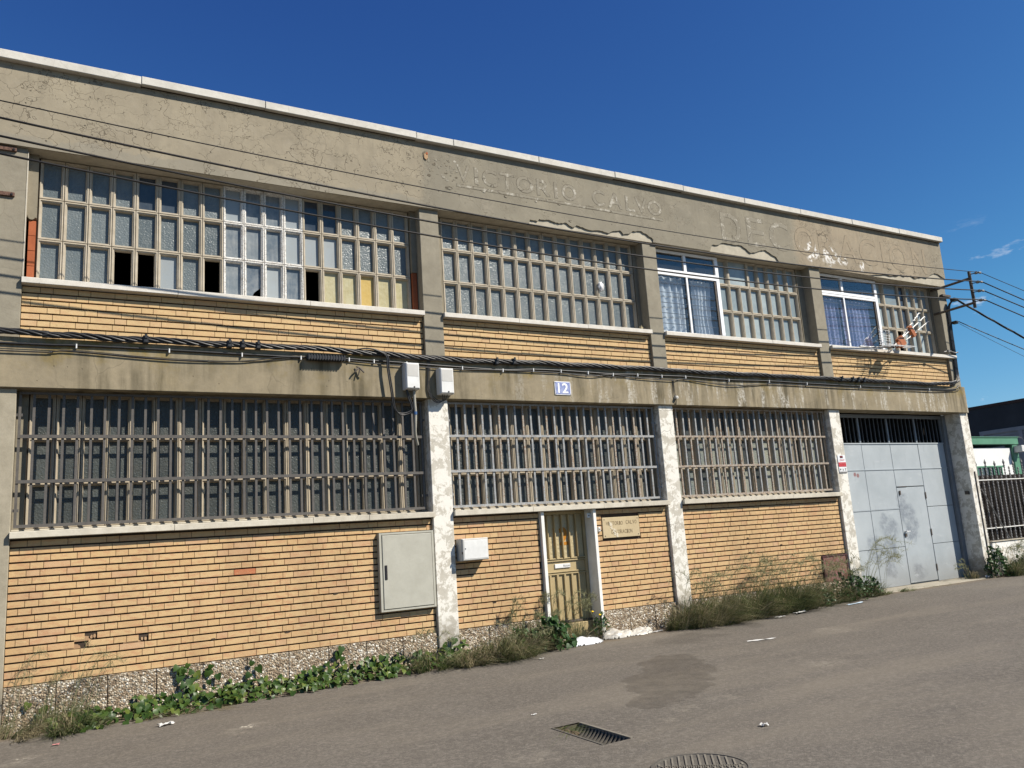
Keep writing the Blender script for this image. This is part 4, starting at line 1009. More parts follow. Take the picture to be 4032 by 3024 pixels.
for s_ in range(5):
    t = MB(); pp = []
    d = 0.0
    for i, p in enumerate(bp):
        if i: d += (p - bp[i - 1]).length
        th = d * 9.5 + s_ * 2 * math.pi / 5 + .5 * math.sin(d * 1.3)
        rr = .024 + .006 * math.sin(d * 2.1 + s_)
        pp.append(p + Vector((0, math.cos(th) * rr * .8, math.sin(th) * rr)))
    t.tube(pp, .0145, 5); t.build('strand', 'cable', T, smooth=True)
for x in (-3.45, -2.55, -2.40, -2.22, 1.02, 1.30, 8.20, 8.50, 8.66, 8.82):
    z = min(base, key=lambda q: abs(q[0] - x))[1]
    tpart(T, 'connector', 'cable', (x - .028, x + .028, -.085, -.008, z - .045, z + .042), ch=.012)
    tpart(T, 'connector', 'cable', (x - .014, x + .014, -.097, -.086, z + .005, z + .055), ch=.004)
c2 = [(-9, 3.64), (-4.83, 3.645), (-4.13, 3.656), (-3.2, 3.656), (-2.4, 3.65), (-1.7, 3.65), (-1.09, 3.657), (-.76, 3.651), (-.31, 3.642), (.5, 3.62), (1.13, 3.612), (1.63, 3.639), (2.1, 3.643), (2.58, 3.637), (3.04, 3.628), (3.51, 3.640), (3.99, 3.640), (4.48, 3.645), (5.42, 3.627), (6.36, 3.640), (7.3, 3.633), (8.74, 3.628), (9.57, 3.633), (10.83, 3.636), (11.64, 3.655), (11.85, 3.74)]
T = thing('clipped_cable', (3.5, -.03, 3.6), 'smooth black cable held by metal clips just below the thick bundle', 'cable')
t = MB(); t.tube(bz([(x, -.018, z) for x, z in c2], 6), .0125, 6); t.build('sheath', 'cable', T, smooth=True)
for x, z in c2[2:-2]: tpart(T, 'clip', 'ant_white', (x - .007, x + .007, -.034, -.0005, z - .036, z + .014), ch=.002)
c3 = [(-9, 3.56), (-4.83, 3.56), (-4.36, 3.576), (-4.15, 3.587), (-3.2, 3.543), (-2.54, 3.555), (-2.26, 3.582), (-1.93, 3.637), (-1.65, 3.648)]
cable('drooping_cable', [(x, -.022, z) for x, z in c3], .0075, 'thin black cable sagging below the clipped one and running into the ribbed joint')
cable('thin_wire', [(x, -.014, z) for x, z in ((-9, 3.60), (-4.83, 3.604), (-4.1, 3.60), (-3.5, 3.567), (-2.9, 3.556), (-2.3, 3.565), (-1.8, 3.632))], .0035, 'very thin dark wire between the clipped cable and the sagging one')
cable('sagging_cable', [(x, -.024, z) for x, z in ((-1.15, 3.64), (-.75, 3.612), (-.3, 3.60), (.4, 3.59), (1.17, 3.605), (2.06, 3.607), (2.61, 3.577), (3.04, 3.62), (3.52, 3.585), (4.2, 3.572), (4.45, 3.60), (5.4, 3.528), (6.35, 3.588), (7.3, 3.59), (9.56, 3.586), (11.6, 3.62), (11.86, 3.72))], .0065, 'thin black cable looping from clip to clip under the beam, past the number plate')
cable('sagging_wire', [(x, -.012, z) for x, z in ((1.6, 3.60), (2.1, 3.60), (2.7, 3.60), (3.1, 3.585), (3.9, 3.60), (4.45, 3.595), (5.0, 3.575), (5.9, 3.545), (6.4, 3.575), (7.4, 3.57), (8.4, 3.565), (9.6, 3.58), (10.9, 3.575), (11.62, 3.61))], .004, 'finest of the wires looping under the beam towards the gate')
for k_, dx in enumerate((0, .022)):
    cable('loop_cable', [(-1.05, -.05, 3.765), (-.86, -.07, 3.795), (-.713 + dx, -.08, 3.765), (-.613 + dx, -.085, 3.70), (-.604 + dx, -.085, 3.54), (-.569 + dx, -.085, 3.255), (-.537 + dx, -.07, 3.06 - dx), (-.478 + dx, -.06, 2.975 - dx), (-.384, -.05, 2.966 - dx), (-.287, -.05, 3.005 - dx), (-.262 - dx, -.05, 3.07), (-.30 - dx, -.055, 3.171), (-.335 - dx * .5, -.06, 3.275)], .0095, ('outer', 'inner')[k_] + ' black cable looping down from the bundle and up into the first white box')
cable('ribbed_conduit', [(-.236, -.055, 3.275), (-.234, -.055, 3.112), (-.227, -.05, 2.976), (-.231, -.04, 2.825), (-.221, .0, 2.705), (-.163, .08, 2.57)], [.019 + .0022 * (i % 2) for i in range(5 * 14 + 1)], 'ribbed grey conduit hanging out of the white box past the barred window', 'conduit', 'conduit', 8, 14)
t = MB(); t.tube([(-.2275, -.05, 2.99), (-.2285, -.05, 2.95)], .0235, 8); tag(t.build('cable_tie', 'blue_tape'), 'blue tie wrapped round the ribbed conduit', 'cable tie')
for k_, dx in enumerate((0, .016, -.014)):
    cable('drop_wire', [(.006 + dx, -.02, 3.72), (.004 + dx, -.022, 3.60), (-.008 + dx, -.022, 3.444), (-.014 + dx, -.022, 3.314), (.005 + dx, -.025, 3.228), (.056 + dx, -.03, 3.16 + dx), (.12, -.035, 3.132 + dx), (.185 + dx, -.045, 3.15), (.20 + dx * 2.5, -.06, 3.23)], .0055, ('middle', 'nearest', 'farthest')[k_] + ' of the thin wires dropping into the second white box', group='drop wires')
T = thing('cable_joint', (-1.39, -.06, 3.60), 'black ribbed cable joint box hanging among the cables over the long barred window', 'cable joint')
tpart(T, 'body', 'cable', (-1.64, -1.15, -.095, -.03, 3.612, 3.675), ch=.012)
for q in range(14): tpart(T, 'rib', 'cable', (-1.63 + q * .0345, -1.612 + q * .0345, -.102, -.025, 3.606, 3.681), ch=.004)
t = MB(); t.tube(bz([(-1.0, -.02, 3.56), (-.96, -.045, 3.54), (-.97, -.05, 3.49), (-.985, -.045, 3.44)], 6), .008, 6); t.tube(bz([(-.96, -.045, 3.54), (-.93, -.06, 3.50), (-.91, -.06, 3.48)], 5), .011, 6); t.tube(bz([(-.97, -.04, 3.54), (-1.01, -.06, 3.51), (-1.03, -.06, 3.48)], 5), .011, 6)
tag(t.build('cable_anchor', 'steel_dark'), 'forked black anchor hook dangling from the beam', 'hook')
for x in (4.212, 4.236): cable('stray_wire', [(x, -.006, 3.575), (x - .004, -.010, 3.45), (x - .002, -.014, 3.36), (x + .006, -.02, 3.30), (x + .008, -.014, 3.22), (4.235, -.008, 3.185)], .0045, ('left' if x < 4.22 else 'right') + ' of the two short wires hanging down to the porcelain knob', group='wires to the knob')
# riser at the far corner
for k_, (dx, r_) in enumerate(((0, .013), (.028, .011), (-.026, .009), (.05, .012))):
    cable('riser_cable', [(11.55 + dx, -.03, 3.745 + dx * .6), (11.72 + dx, -.035, 3.78 + dx * .4), (11.86 + dx * .8, -.03, 3.86), (11.905 + dx, .015, 3.98), (11.93 + dx, .015, 4.25), (11.945 + dx, .015, 4.60), (11.965 + dx, .02, 4.9), (11.985 + dx, .02, 5.15), (11.995 + dx, .02, 5.36), (12.03 + dx * .6, -.01, 5.50), (12.07 + dx * .4, -.06, 5.56)], r_, ('thickest', 'second', 'thin', 'outermost')[k_] + ' black cable of those climbing the corner pillar beside the antenna window', group='cables climbing the corner')

# ------------------------------------------------------------------ wires on brackets
def bracket(X, label, name='wire_bracket', rusty=False, ay=0.0):
    T = thing(name, (X, .1, 5.25), label, 'bracket', 'wire brackets')
    mt = 'rust' if rusty else 'steel_dark'
    t = MB(); t.box(X - .022, X + .022, -.70, -.655, 5.21, 5.97); t.build('post', mt, T)
    for z in (5.80, 5.285):
        t = MB(); t.tube([(X + .02, .20, z + .02), (X, -.66, z + .03)], .026, 4); t.build('arm', mt, T)
    for z in (5.91, 5.715, 5.53, 5.335):
        t = MB(); t.tube([(X, -.68, z), (X + .05, -.80, z)], .010, 6); p_ = t.build('pin', mt, T)
        t = MB(); t.tube([(X + .045, -.79, z - .02), (X + .045, -.79, z - .006), (X + .045, -.79, z + .004), (X + .045, -.79, z + .03)], [.028, .034, .020, .030], 10); t.tube([(X + .02, -.85, z - .01), (X + .09, -.85, z - .01)], [.02, .024], 8); t.build('insulator', 'insulator', p_)
    return T
bracket(11.76, 'dark steel bracket with four insulators sticking out from the far corner pillar')
T = bracket(-5.15, 'rusty bracket carrying the four wires, its straps bolted to the grey pillar', rusty=True)
for z in (5.837, 5.313):
    st_ = tpart(T, 'strap', 'rust', (-5.2, -4.768, .022, .0495, z - .022, z + .022)); tpart(st_, 'bolt', 'sign_black', (-4.805, -4.785, .012, .023, z - .012, z + .006))
YW = -.85
wires = [((-4.884, 5.93), (1.03, 5.72), 5.905, (13.16, 5.66)), ((-4.876, 5.745), (1.0, 5.47), 5.71, (13.09, 5.455)), ((-4.867, 5.55), (1.0, 5.262), 5.525, (13.04, 5.29)), ((-4.86, 5.362), (1.0, 5.072), 5.33, (12.97, 5.09))]
for k_, (a, b, zr, e_) in enumerate(wires):
    # sag through the three measured points
    X0, X1 = -5.15, 11.80
    def par(x):
        x0, x1, x2 = a[0], b[0], X1; z0, z1, z2 = a[1], b[1], zr
        return z0 * (x - x1) * (x - x2) / ((x0 - x1) * (x0 - x2)) + z1 * (x - x0) * (x - x2) / ((x1 - x0) * (x1 - x2)) + z2 * (x - x0) * (x - x1) / ((x2 - x0) * (x2 - x1))
    pts = [(X0 + (X1 - X0) * i / 24, YW, par(X0 + (X1 - X0) * i / 24)) for i in range(25)]
    r_ = .0115 if k_ else .0065
    nm_ = ('topmost and thinnest', 'second from the top', 'third from the top', 'lowest')[k_]
    t = MB(); t.tube(pts, r_, 6); tag(t.build('overhead_wire', 'wire', smooth=True), f'{nm_} of the four overhead wires crossing in front of the facade', 'wire', 'overhead wires')
    sl = (e_[1] - zr) / (e_[0] - X1)
    pts = [(11.86 + (30 - 11.86) * q, YW - .2 * q, zr + sl * 18.1 * q * (1 - .55 * q)) for q in [i / 12 for i in range(13)]]
    t = MB(); t.tube(pts, r_, 6); tag(t.build('overhead_wire', 'wire', smooth=True), f'{nm_} of the four wires leaving the corner bracket against the sky', 'wire', 'wires beyond the bracket')
def drop(z0, zE, r, label, y0=-.1, tw=False, x0=12.1):
    pts = []
    for i in range(60):
        q = i / 59; x = x0 + 18 * q; d = x - x0
        pts.append(Vector((x, y0 + (YW - y0) * min(1, q * 9), z0 + (zE - z0) / (12.9 - x0) * d * (1 - .5 * q))))
    T = MB()
    if tw:
        for s_ in range(3):
            pp = []
            for i in range(240):
                q = i / 239 * 58.999; j = int(q); p = pts[j].lerp(pts[j + 1], q - j); th = i * .42 + s_ * 2.094
                pp.append(p + Vector((0, math.cos(th) * .013, math.sin(th) * .013)))
            T.tube(pp, .011, 5)
    else: T.tube(pts, r, 6)
    return tag(T.build('service_cable', 'cable', smooth=True), label, 'cable', 'service cables at the corner')
drop(5.60, 5.06, .012, 'thick twisted service cable leaving the corner against the sky', tw=True); drop(5.10, 4.70, .009, 'smooth black service cable leaving the corner below the bracket'); drop(5.06, 4.58, .004, 'thinnest cable leaving the corner, lowest against the sky')
T = thing('cable_clamp', (12.07, -.02, 5.50), 'dark clamp where the service cables turn away from the corner pillar', 'clamp')
tpart(T, 'strap', 'steel_dark', (11.83, 12.11, -.02, .048, 5.655, 5.70)); tpart(T, 'body', 'cable', (12.04, 12.17, -.14, -.03, 5.55, 5.61), ch=.015); tpart(T, 'body', 'cable', (12.02, 12.10, -.10, .0, 5.06, 5.12), ch=.012)
t = MB(); t.tube(bz([(11.62, .03, 4.45), (11.8, .02, 4.475), (11.95, .0, 4.44), (12.02, -.02, 4.455)], 6), .014, 6); t.tube([(11.74, -.015, 4.47), (11.74, .01, 4.47)], .03, 8)
tag(t.build('pulley_hook', 'insulator'), 'old hook with a ring lying at the end of the far sill', 'hook')

# ------------------------------------------------------------------ fallen television antenna on the far sill
T = thing('tv_antenna', (9.55, -.2, 4.386), 'fallen television antenna with orange joints leaning over the far window sill', 'antenna')
AY = -.25
def A(x, z, y=AY): return Vector((x, y, z))
booms = [(A(9.86, 4.57), A(10.55, 5.125)), (A(9.53, 4.36), A(10.70, 5.057)), (A(9.99, 4.53), A(10.80, 4.965))]
for k_, (a, b) in enumerate(booms):
    t = MB(); t.tube([a, b], .012 if k_ == 1 else .009, 6); bo = t.build('boom', 'ant_grey', T)
    n_ = 7 if k_ != 1 else 8
    for i in range(1, n_ + 1):
        p = a.lerp(b, (i - .2) / (n_)); t = MB(); t.tube([p + Vector((-.055, 0, -.02)), p + Vector((.06, .0, .012))], .0055, 5); t.build('element', 'ant_white', bo)
def blk(c, w, h, nm):
    t = MB(); ax = Vector((.53, 0, .36)).normalized(); up = Vector((-ax.z, 0, ax.x)); b0 = len(t.v)
    for y in (-.04, .03):
        for s1, s2 in ((-1, -1), (1, -1), (1, 1), (-1, 1)): t.v.append(tuple(Vector(c) + ax * w * s1 + up * h * s2 + Vector((0, y, 0))))
    t.f += [(0, 1, 2, 3), (7, 6, 5, 4), (0, 4, 5, 1), (1, 5, 6, 2), (2, 6, 7, 3), (3, 7, 4, 0)]; return t.build(nm, 'ant_orange', T)
blk(A(10.20, 4.72), .045, .115, 'joint'); blk(A(9.82, 4.49), .085, .095, 'joint'); blk(A(9.72, 4.43), .05, .05, 'joint')
t = MB(); t.tube([A(9.55, 4.37), A(9.65, 4.43)], .035, 8); t.build('clamp', 'sign_black', T)
# reflector grids: one upright, one flat towards the sill
for nm_, o_, u_, v_ in (('reflector', A(9.20, 4.395), Vector((.30, .02, -.01)), Vector((.06, .02, .31))), ('reflector', A(9.42, 4.395, -.16), Vector((.62, -.02, .0)), Vector((-.06, -.20, -.015)))):
    t = MB()
    for q in range(4): t.tube([o_ + u_ * q / 3, o_ + u_ * q / 3 + v_], .006, 5)
    for q in range(7): t.tube([o_ + v_ * q / 6 - u_ * .12, o_ + v_ * q / 6 + u_ * 1.15], .0048, 5)
    t.build(nm_, 'ant_white', T)
t = MB(); t.tube(bz([(9.55, -.25, 4.36), (9.5, -.1, 4.40), (9.3, .0, 4.41), (9.0, .05, 4.42)], 6), .02, 6); t.build('mast_stub', 'ant_grey', T)
# bits lodged in the windows
def lump(name, c, s, mat, label, cat, seed=0, rough=.35, sub=3, group=None, flat=None):
    import bmesh
    bm = bmesh.new(); bmesh.ops.create_icosphere(bm, subdivisions=sub, radius=1.0)
    for v in bm.verts:
        p = v.co.normalized(); n_ = mnoise.noise(p * 2.2 + Vector((seed, 0, 0))) + .55 * mnoise.noise(p * 5.5 + Vector((0, seed, 0))) + .3 * mnoise.noise(p * 12 + Vector((0, 0, seed)))
        v.co = p * (1 + rough * n_); v.co = Vector((v.co.x * s[0], v.co.y * s[1], v.co.z * s[2]))
        if flat is not None and v.co.z < flat: v.co.z = flat + (v.co.z - flat) * .05
    me = bpy.data.meshes.new(name); bm.to_mesh(me); bm.free(); me.materials.append(MT[mat])
    me.polygons.foreach_set('use_smooth', [True] * len(me.polygons))
    return tag(inst(name, me, None, c), label, cat, group)
lump('plastic_scrap', (3.145, .225, 5.10), (.055, .028, .075), 'plastic', 'white crumpled plastic stuck in the second upper lattice window', 'plastic', 3)
lump('dead_leaves', (3.82, .16, 4.42), (.04, .03, .06), 'dry', 'tuft of dead leaves in the corner of the upper sill', 'leaves', 5, .5)

# ------------------------------------------------------------------ road furniture
x0, x1, y0, y1 = DR; zr = gz(-.6)
T = thing('road_drain', ((x0 + x1) / 2, (y0 + y1) / 2, zr - .12), 'sunken iron drain grating with curved bars in the road', 'drain')
t = MB(); t.box(x0 - .02, x0, y0 - .02, y1 + .02, zr - .35, zr - .012); t.box(x1, x1 + .02, y0 - .02, y1 + .02, zr - .35, zr - .012); t.box(x0, x1, y0 - .02, y0, zr - .35, zr - .012); t.box(x0, x1, y1, y1 + .02, zr - .35, zr - .012); t.box(x0, x1, y0, y1, zr - .36, zr - .12); t.build('pit', 'pit', T)
t = MB(); t.box(x1 - .030, x1 - .004, y0 + .01, y1 - .01, zr - .05, zr + .004); t.build('frame_bar', 'iron_dust', T)
t = MB(); t.box(x0 + .004, x0 + .022, y0 + .01, y1 - .01, zr - .05, zr + .003); t.build('frame_bar', 'iron', T)
sl_ = MB(); n_ = 10
for i in range(n_ + 1):
    u = i / n_; xx_ = .024 + (x1 - x0 - .056) * u; zz_ = -.072 * math.sin(math.pi * u) ** .9
    for dy in (0, .016): sl_.v += [(xx_, dy, zz_), (xx_, dy, zz_ - .028)]
for i in range(n_):
    a = i * 4; b = a + 4
    sl_.f += [(a, b, b + 2, a + 2), (a, a + 1, b + 1, b), (a + 2, b + 2, b + 3, a + 3), (a + 1, a + 3, b + 3, b + 1)]
sm_ = sl_.mesh('bar', 'iron')
for i in range(15): inst('bar', sm_, T, (x0, y0 + .025 + i * .0455, zr - .004))
lump('silt_heap', ((x0 + x1) / 2 - .07, y1 - .10, zr - .045), (.09, .10, .035), 'soil', 'clod of soil filling one end of the drain grating', 'soil', 8, .3)
# broken asphalt lip round the drain
for i in range(26):
    q = random.choice(['l', 'r', 't', 'b']); 
    px = {'l': x0 - .03, 'r': x1 + .03}.get(q, random.uniform(x0, x1)); py = {'t': y1 + .03, 'b': y0 - .02}.get(q, random.uniform(y0, y1))
MX, MY, MR = -.625, -5.385, .290
zm = gz(MX)
T = thing('manhole_cover', (MX, MY, zm), 'round cast iron manhole cover with raised bars set in the road', 'manhole cover')
t = MB(); N_ = 64
prof = [(MR + .03, -.002), (MR + .028, .007), (MR + .004, .009), (MR + .002, -.004)]
for r_, z in prof:
    for i in range(N_): th = 2 * math.pi * i / N_; t.v.append((MX + r_ * math.cos(th), MY + r_ * math.sin(th), zm + z))
for q in range(3):
    for i in range(N_): j = (i + 1) % N_; t.f.append((q * N_ + i, q * N_ + j, (q + 1) * N_ + j, (q + 1) * N_ + i))
t.build('rim', 'iron', T)
t = MB(); t.v.append((MX, MY, zm + .004))
for i in range(N_): th = 2 * math.pi * i / N_; t.v.append((MX + MR * math.cos(th), MY + MR * math.sin(th), zm + .004))
for i in range(N_): t.f.append((0, 1 + i, 1 + (i + 1) % N_))
t.build('plate', 'iron', T)
d1 = Vector((.62, .785, 0)).normalized(); d2 = Vector((-d1.y, d1.x, 0))
for i in range(-6, 7):
    o_ = i * .044; h = math.sqrt(max(0, (MR - .018) ** 2 - o_ ** 2))
    for (a_, b_) in ((-h, -.012), (.012, h)) if abs(i) > 0 else ((-h, h),):
        t = MB(); p0 = Vector((MX, MY, zm + .004)) + d2 * o_ + d1 * a_; p1 = Vector((MX, MY, zm + .004)) + d2 * o_ + d1 * b_; w_ = d2 * .006; b0 = 0
        for p in (p0, p1):
            for s1 in (-1, 1):
                for z in (0, .007): t.v.append(tuple(p + w_ * s1 + Vector((0, 0, z))))
        t.f += [(0, 1, 3, 2), (4, 6, 7, 5), (1, 5, 7, 3), (0, 4, 5, 1), (2, 3, 7, 6)]; t.build('raised_bar', 'iron_dust', T)
t = MB(); p = Vector((MX, MY, zm + .004)); 
for i in range(-16, 17):
    c = p + d2 * (i * .015); t.box(c.x - .012, c.x + .012, c.y - .012, c.y + .012, c.z, c.z + .0085)
t.build('cross_rib', 'iron_dust', T)

# ------------------------------------------------------------------ litter
def sheetbag(name, c, sx_, sy_, h, mat, label, seed):
    t = MB(); n_ = 30
    for j in range(n_ + 1):
        for i in range(n_ + 1):
            u, v = i / n_ * 2 - 1, j / n_ * 2 - 1; r_ = math.sqrt(u * u + v * v)
            k_ = 1 + .18 * mnoise.noise(Vector((math.atan2(v, u) * 1.2, seed, 0)))
            x = c[0] + u * sx_ * k_; y = c[1] + v * sy_ * k_
            e_ = max(0, 1 - r_ ** 2.2)
            z = h * e_ ** .5 * (.66 + .45 * mnoise.noise(Vector((u * 1.5, v * 1.5, seed))) - .30 * abs(mnoise.noise(Vector((u * 3.2 + 3, v * 3.2, seed)))) + .10 * mnoise.noise(Vector((u * 8, v * 8, seed))))
            t.v.append((x, y, gz(x) + .005 + max(0, z)))
    for j in range(n_):
        for i in range(n_):
            cx_, cy_ = (i + .5) / n_ * 2 - 1, (j + .5) / n_ * 2 - 1
            if cx_ * cx_ + cy_ * cy_ < 1: a = j * (n_ + 1) + i; t.f.append((a, a + 1, a + n_ + 2, a + n_ + 1))
    return tag(t.build(name, mat, smooth=True), label, 'plastic bag', 'plastic bags by the door')
sheetbag('plastic_bag', (2.02, -.20, 0), .30, .13, .115, 'plastic', 'crumpled white plastic bag lying in front of the door step', 2.3)
sheetbag('plastic_bag', (2.66, -.10, 0), .26, .13, .16, 'plastic2', 'milky plastic bag against the pebbled plinth right of the door', 7.1); sheetbag('plastic_bag', (3.02, -.12, 0), .25, .11, .12, 'plastic2', 'flatter end of milky plastic sheeting beside the pebbled plinth', 4.4)
def scrap(x, y, w, l, label, mat='paper', rz=0.0, h=.012):
    t = MB(); n_ = 6; c, s_ = math.cos(rz), math.sin(rz); sd = random.uniform(0, 9)
    for j in range(n_ + 1):
        for i in range(n_ + 1):
            u, v = i / n_ - .5, j / n_ - .5; f_ = 1 + .5 * mnoise.noise(Vector((u * 3, v * 3, sd)))
            a, b = u * w * f_, v * l * f_; px, py = x + a * c - b * s_, y + a * s_ + b * c
            t.v.append((px, py, gz(px) + .004 + h * (.5 + mnoise.noise(Vector((u * 4, v * 4, sd))))))
    for j in range(n_):
        for i in range(n_): a = j * (n_ + 1) + i; t.f.append((a, a + 1, a + n_ + 2, a + n_ + 1))
    return tag(t.build('paper_scrap', mat), label, 'litter', 'scraps on the road')
scrap(-3.28, -.86, .14, .06, 'crumpled white paper at the edge of the ivy', rz=.2, h=.03); scrap(-.62, -3.28, .05, .02, 'tiny pale scrap on the road beyond the drain'); scrap(3.46, -2.0, .34, .035, 'long thin white strip lying on the road', rz=-.3); scrap(.40, -4.95, .06, .05, 'small white scrap beside the manhole side of the road', h=.02)
scrap(7.05, -.62, .42, .06, 'flattened pale blue plastic wrapper near the gate', 'blue_plastic', .1); scrap(5.75, -.62, .25, .10, 'white paper litter under the tall weeds', rz=.2, h=.03); scrap(5.25, -.66, .18, .06, 'narrow scrap of white litter at the edge of the weeds', rz=-.2); scrap(3.30, -.16, .22, .07, 'flat grey white wrapper below the pebbled plinth', rz=.1)
scrap(11.62, -.10, .14, .09, 'crushed foil wrapper at the foot of the corner pillar', rz=.6, h=.06); scrap(1.0, -.75, .06, .03, 'pale crumb of paper in front of the grassy tuft'); scrap(-4.2, -.9, .05, .04, 'tiny reddish scrap near the feathery weed', 'sign_pink')

# ------------------------------------------------------------------ plants
def ivy_leaf(mat, seed):
    rnd = random.Random(seed); t = MB()
    out = [(0, 0), (.22, -.10), (.46, .02), (.52, .28), (.38, .42), (.34, .62), (.16, .78), (0, 1.0), (-.16, .78), (-.34, .62), (-.40, .42), (-.52, .28), (-.46, .02), (-.22, -.10)]
    t.v.append((0, .38, 0)); cup = rnd.uniform(.10, .3); droop = rnd.uniform(.05, .35)
    for x, y in out:
        x *= rnd.uniform(.88, 1.1); y *= rnd.uniform(.92, 1.08)
        t.v.append((x, y, cup * abs(x) - droop * y * y + rnd.uniform(-.02, .02)))
    n_ = len(out)
    for i in range(n_): t.f.append((0, 1 + i, 1 + (i + 1) % n_))
    return t.mesh('leaf', mat, smooth=True)
leafs = [ivy_leaf('ivy', i) for i in range(5)]; mleafs = [ivy_leaf('leafy', 20 + i) for i in range(4)]
def stems(T, pts, r=.004, mat='stem'):
    t = MB(); 
    for p in pts: t.tube(bz(p, 4), r, 4)
    return t.build('stem', mat, T)
def ivy(x0, x1, n, label, ytop=.06, ybot=-.46, hmax=.16, size=(.040, .085), dens=None):
    xm = (x0 + x1) / 2
    T = thing('ivy_plant', (xm, -.15, gz(xm)), label, 'ivy', 'ivy along the foot of the wall')
    ss = []
    for i in range(8):
        a = random.uniform(x0, x1); y = random.uniform(ybot * .8, .02); l_ = random.uniform(-.5, .5)
        ss.append([(a, y, gz(a) + .01), (a + l_ * .4, y - .03, gz(a) + .05), (a + l_, y + random.uniform(-.1, .1), gz(a) + .03)])
    stems(T, ss)
    for i in range(n):
        x = random.uniform(x0, x1); u = random.random() ** .8
        y = ybot + (ytop - ybot) * u + random.uniform(-.03, .03)
        z = gz(x) + .015 + (hmax * (.25 + .75 * u)) * random.random() ** .7
        sc = random.uniform(*size)
        o = inst('leaf', random.choice(leafs), T, (x, y, z))
        o.rotation_euler = (R(random.uniform(-70, 25)), R(random.uniform(-30, 30)), R(random.uniform(0, 360)) if random.random() < .35 else R(random.uniform(140, 220)))
        if random.random() < .62: o.rotation_euler = (R(random.uniform(-75, -15)), R(random.uniform(-30, 30)), R(random.uniform(-55, 55)) + math.pi)
        o.scale = (sc, sc, sc)
    return T
def climb(T, x, z0, z1, n, y=.055):
    for i in range(n):
        u = i / max(1, n - 1); sc = random.uniform(.06, .10)
        o = inst('leaf', random.choice(leafs), T, (x + random.uniform(-.12, .12), y - random.uniform(0, .03), z0 + (z1 - z0) * u))
        o.rotation_euler = (R(random.uniform(-95, -60)), R(random.uniform(-40, 40)), math.pi + R(random.uniform(-30, 30))); o.scale = (sc, sc, sc)
T = ivy(-4.25, -3.35, 150, 'sparse end of the ivy behind the feathery weed', hmax=.14); climb(T, -4.35, -.15, .02, 4)
T = ivy(-3.5, -2.5, 215, 'ivy patch climbing the pebbled plinth under the two broken bricks', hmax=.20); climb(T, -2.95, -.05, .19, 9); climb(T, -3.05, .10, .20, 3); climb(T, -2.72, .0, .16, 4)
T = ivy(-2.6, -1.6, 215, 'low ivy patch midway along the long brick panel', hmax=.18, ybot=-.40); climb(T, -2.25, -.05, .14, 4)
T = ivy(-1.7, -.75, 215, 'thick ivy patch below the grey beige cabinet', hmax=.22, ybot=-.38); climb(T, -1.35, .0, .17, 4)
T = ivy(-.8, .35, 185, 'ivy patch wrapped round the foot of the white pillar', hmax=.24, ybot=-.34); climb(T, .08, -.05, .10, 4, .02)

def bush(name, cx_, cy_, rx, ry, h, n, label, cat, leafset=mleafs, size=(.035, .07), group='leafy weeds by the wall', stalk=10):
    z0 = gz(cx_); T = thing(name, (cx_, cy_, z0), label, cat, group); ss = []
    for i in range(stalk):
        a = random.uniform(0, 6.28); r_ = random.random() ** .5
        tip = (cx_ + rx * .8 * r_ * math.cos(a), cy_ + ry * .8 * r_ * math.sin(a), z0 + h * random.uniform(.5, .95))
        ss.append([(cx_ + rx * .2 * math.cos(a), cy_ + ry * .2 * math.sin(a), z0), ((cx_ + tip[0]) / 2, (cy_ + tip[1]) / 2, z0 + h * .4), tip])
    stems(T, ss, .0035)
    for i in range(n):
        a = random.uniform(0, 6.28); r_ = random.random() ** .45; u = random.random() ** .75
        k_ = math.sqrt(max(.05, 1 - (u * .95) ** 2))
        p = (cx_ + rx * r_ * k_ * math.cos(a), cy_ + ry * r_ * k_ * math.sin(a), z0 + .02 + h * u * (.8 + .2 * math.sin(a * 3)))
        sc = random.uniform(*size); o = inst('leaf', random.choice(leafset), T, p)
        o.rotation_euler = (R(random.uniform(-80, 10)), R(random.uniform(-40, 40)), math.pi + R(random.uniform(-80, 80))); o.scale = (sc, sc, sc)
    return T
bush('leafy_weed', 1.50, -.22, .34, .24, .42, 230, 'dark leafy weed with broad leaves in front of the ochre door', 'weed', size=(.05, .095))
bush('leafy_weed', 1.18, -.10, .30, .20, .34, 110, 'leafy weed mixed into the grass on the pillar side of the door', 'weed', size=(.04, .08))
T = bush('leafy_weed', 2.47, .02, .16, .13, .36, 170, 'small leafy weed with two yellow flowers in the door corner', 'weed', size=(.02, .042))
for p in ((2.33, .0, .20), (2.42, -.04, .15)):
    lm = MB(); lm.tube([(p[0], p[1], p[2]), (p[0], p[1] - .006, p[2] + .012)], [.012, .018], 7); lm.build('flower', 'flower', T)
    stems(T, [[(p[0], p[1] + .01, -.12), (p[0] + .01, p[1], .05), p]], .003)
bush('leafy_weed', 7.35, -.28, .42, .26, .50, 260, 'big green weed in front of the rust red hatch', 'weed', size=(.03, .065))
bush('leafy_weed', 6.55, -.35, .30, .22, .34, 150, 'low green weed between the tall grass and the hatch', 'weed', size=(.03, .055))
bush('leafy_weed', 7.92, -.22, .28, .20, .36, 150, 'green weed at the foot of the pillar beside the gate', 'weed', size=(.03, .06))
bush('leafy_weed', 11.88, -.16, .30, .22, .62, 230, 'upright green weed growing against the corner pillar', 'weed', size=(.04, .075))
bush('leafy_weed', 12.75, -.25, .62, .24, .42, 250, 'green weeds spreading along the whitewashed boundary wall', 'weed', size=(.03, .065))
bush('leafy_weed', 13.7, -.22, .5, .24, .50, 180, 'weed clump at the far end of the whitewashed boundary wall', 'weed', size=(.03, .065))

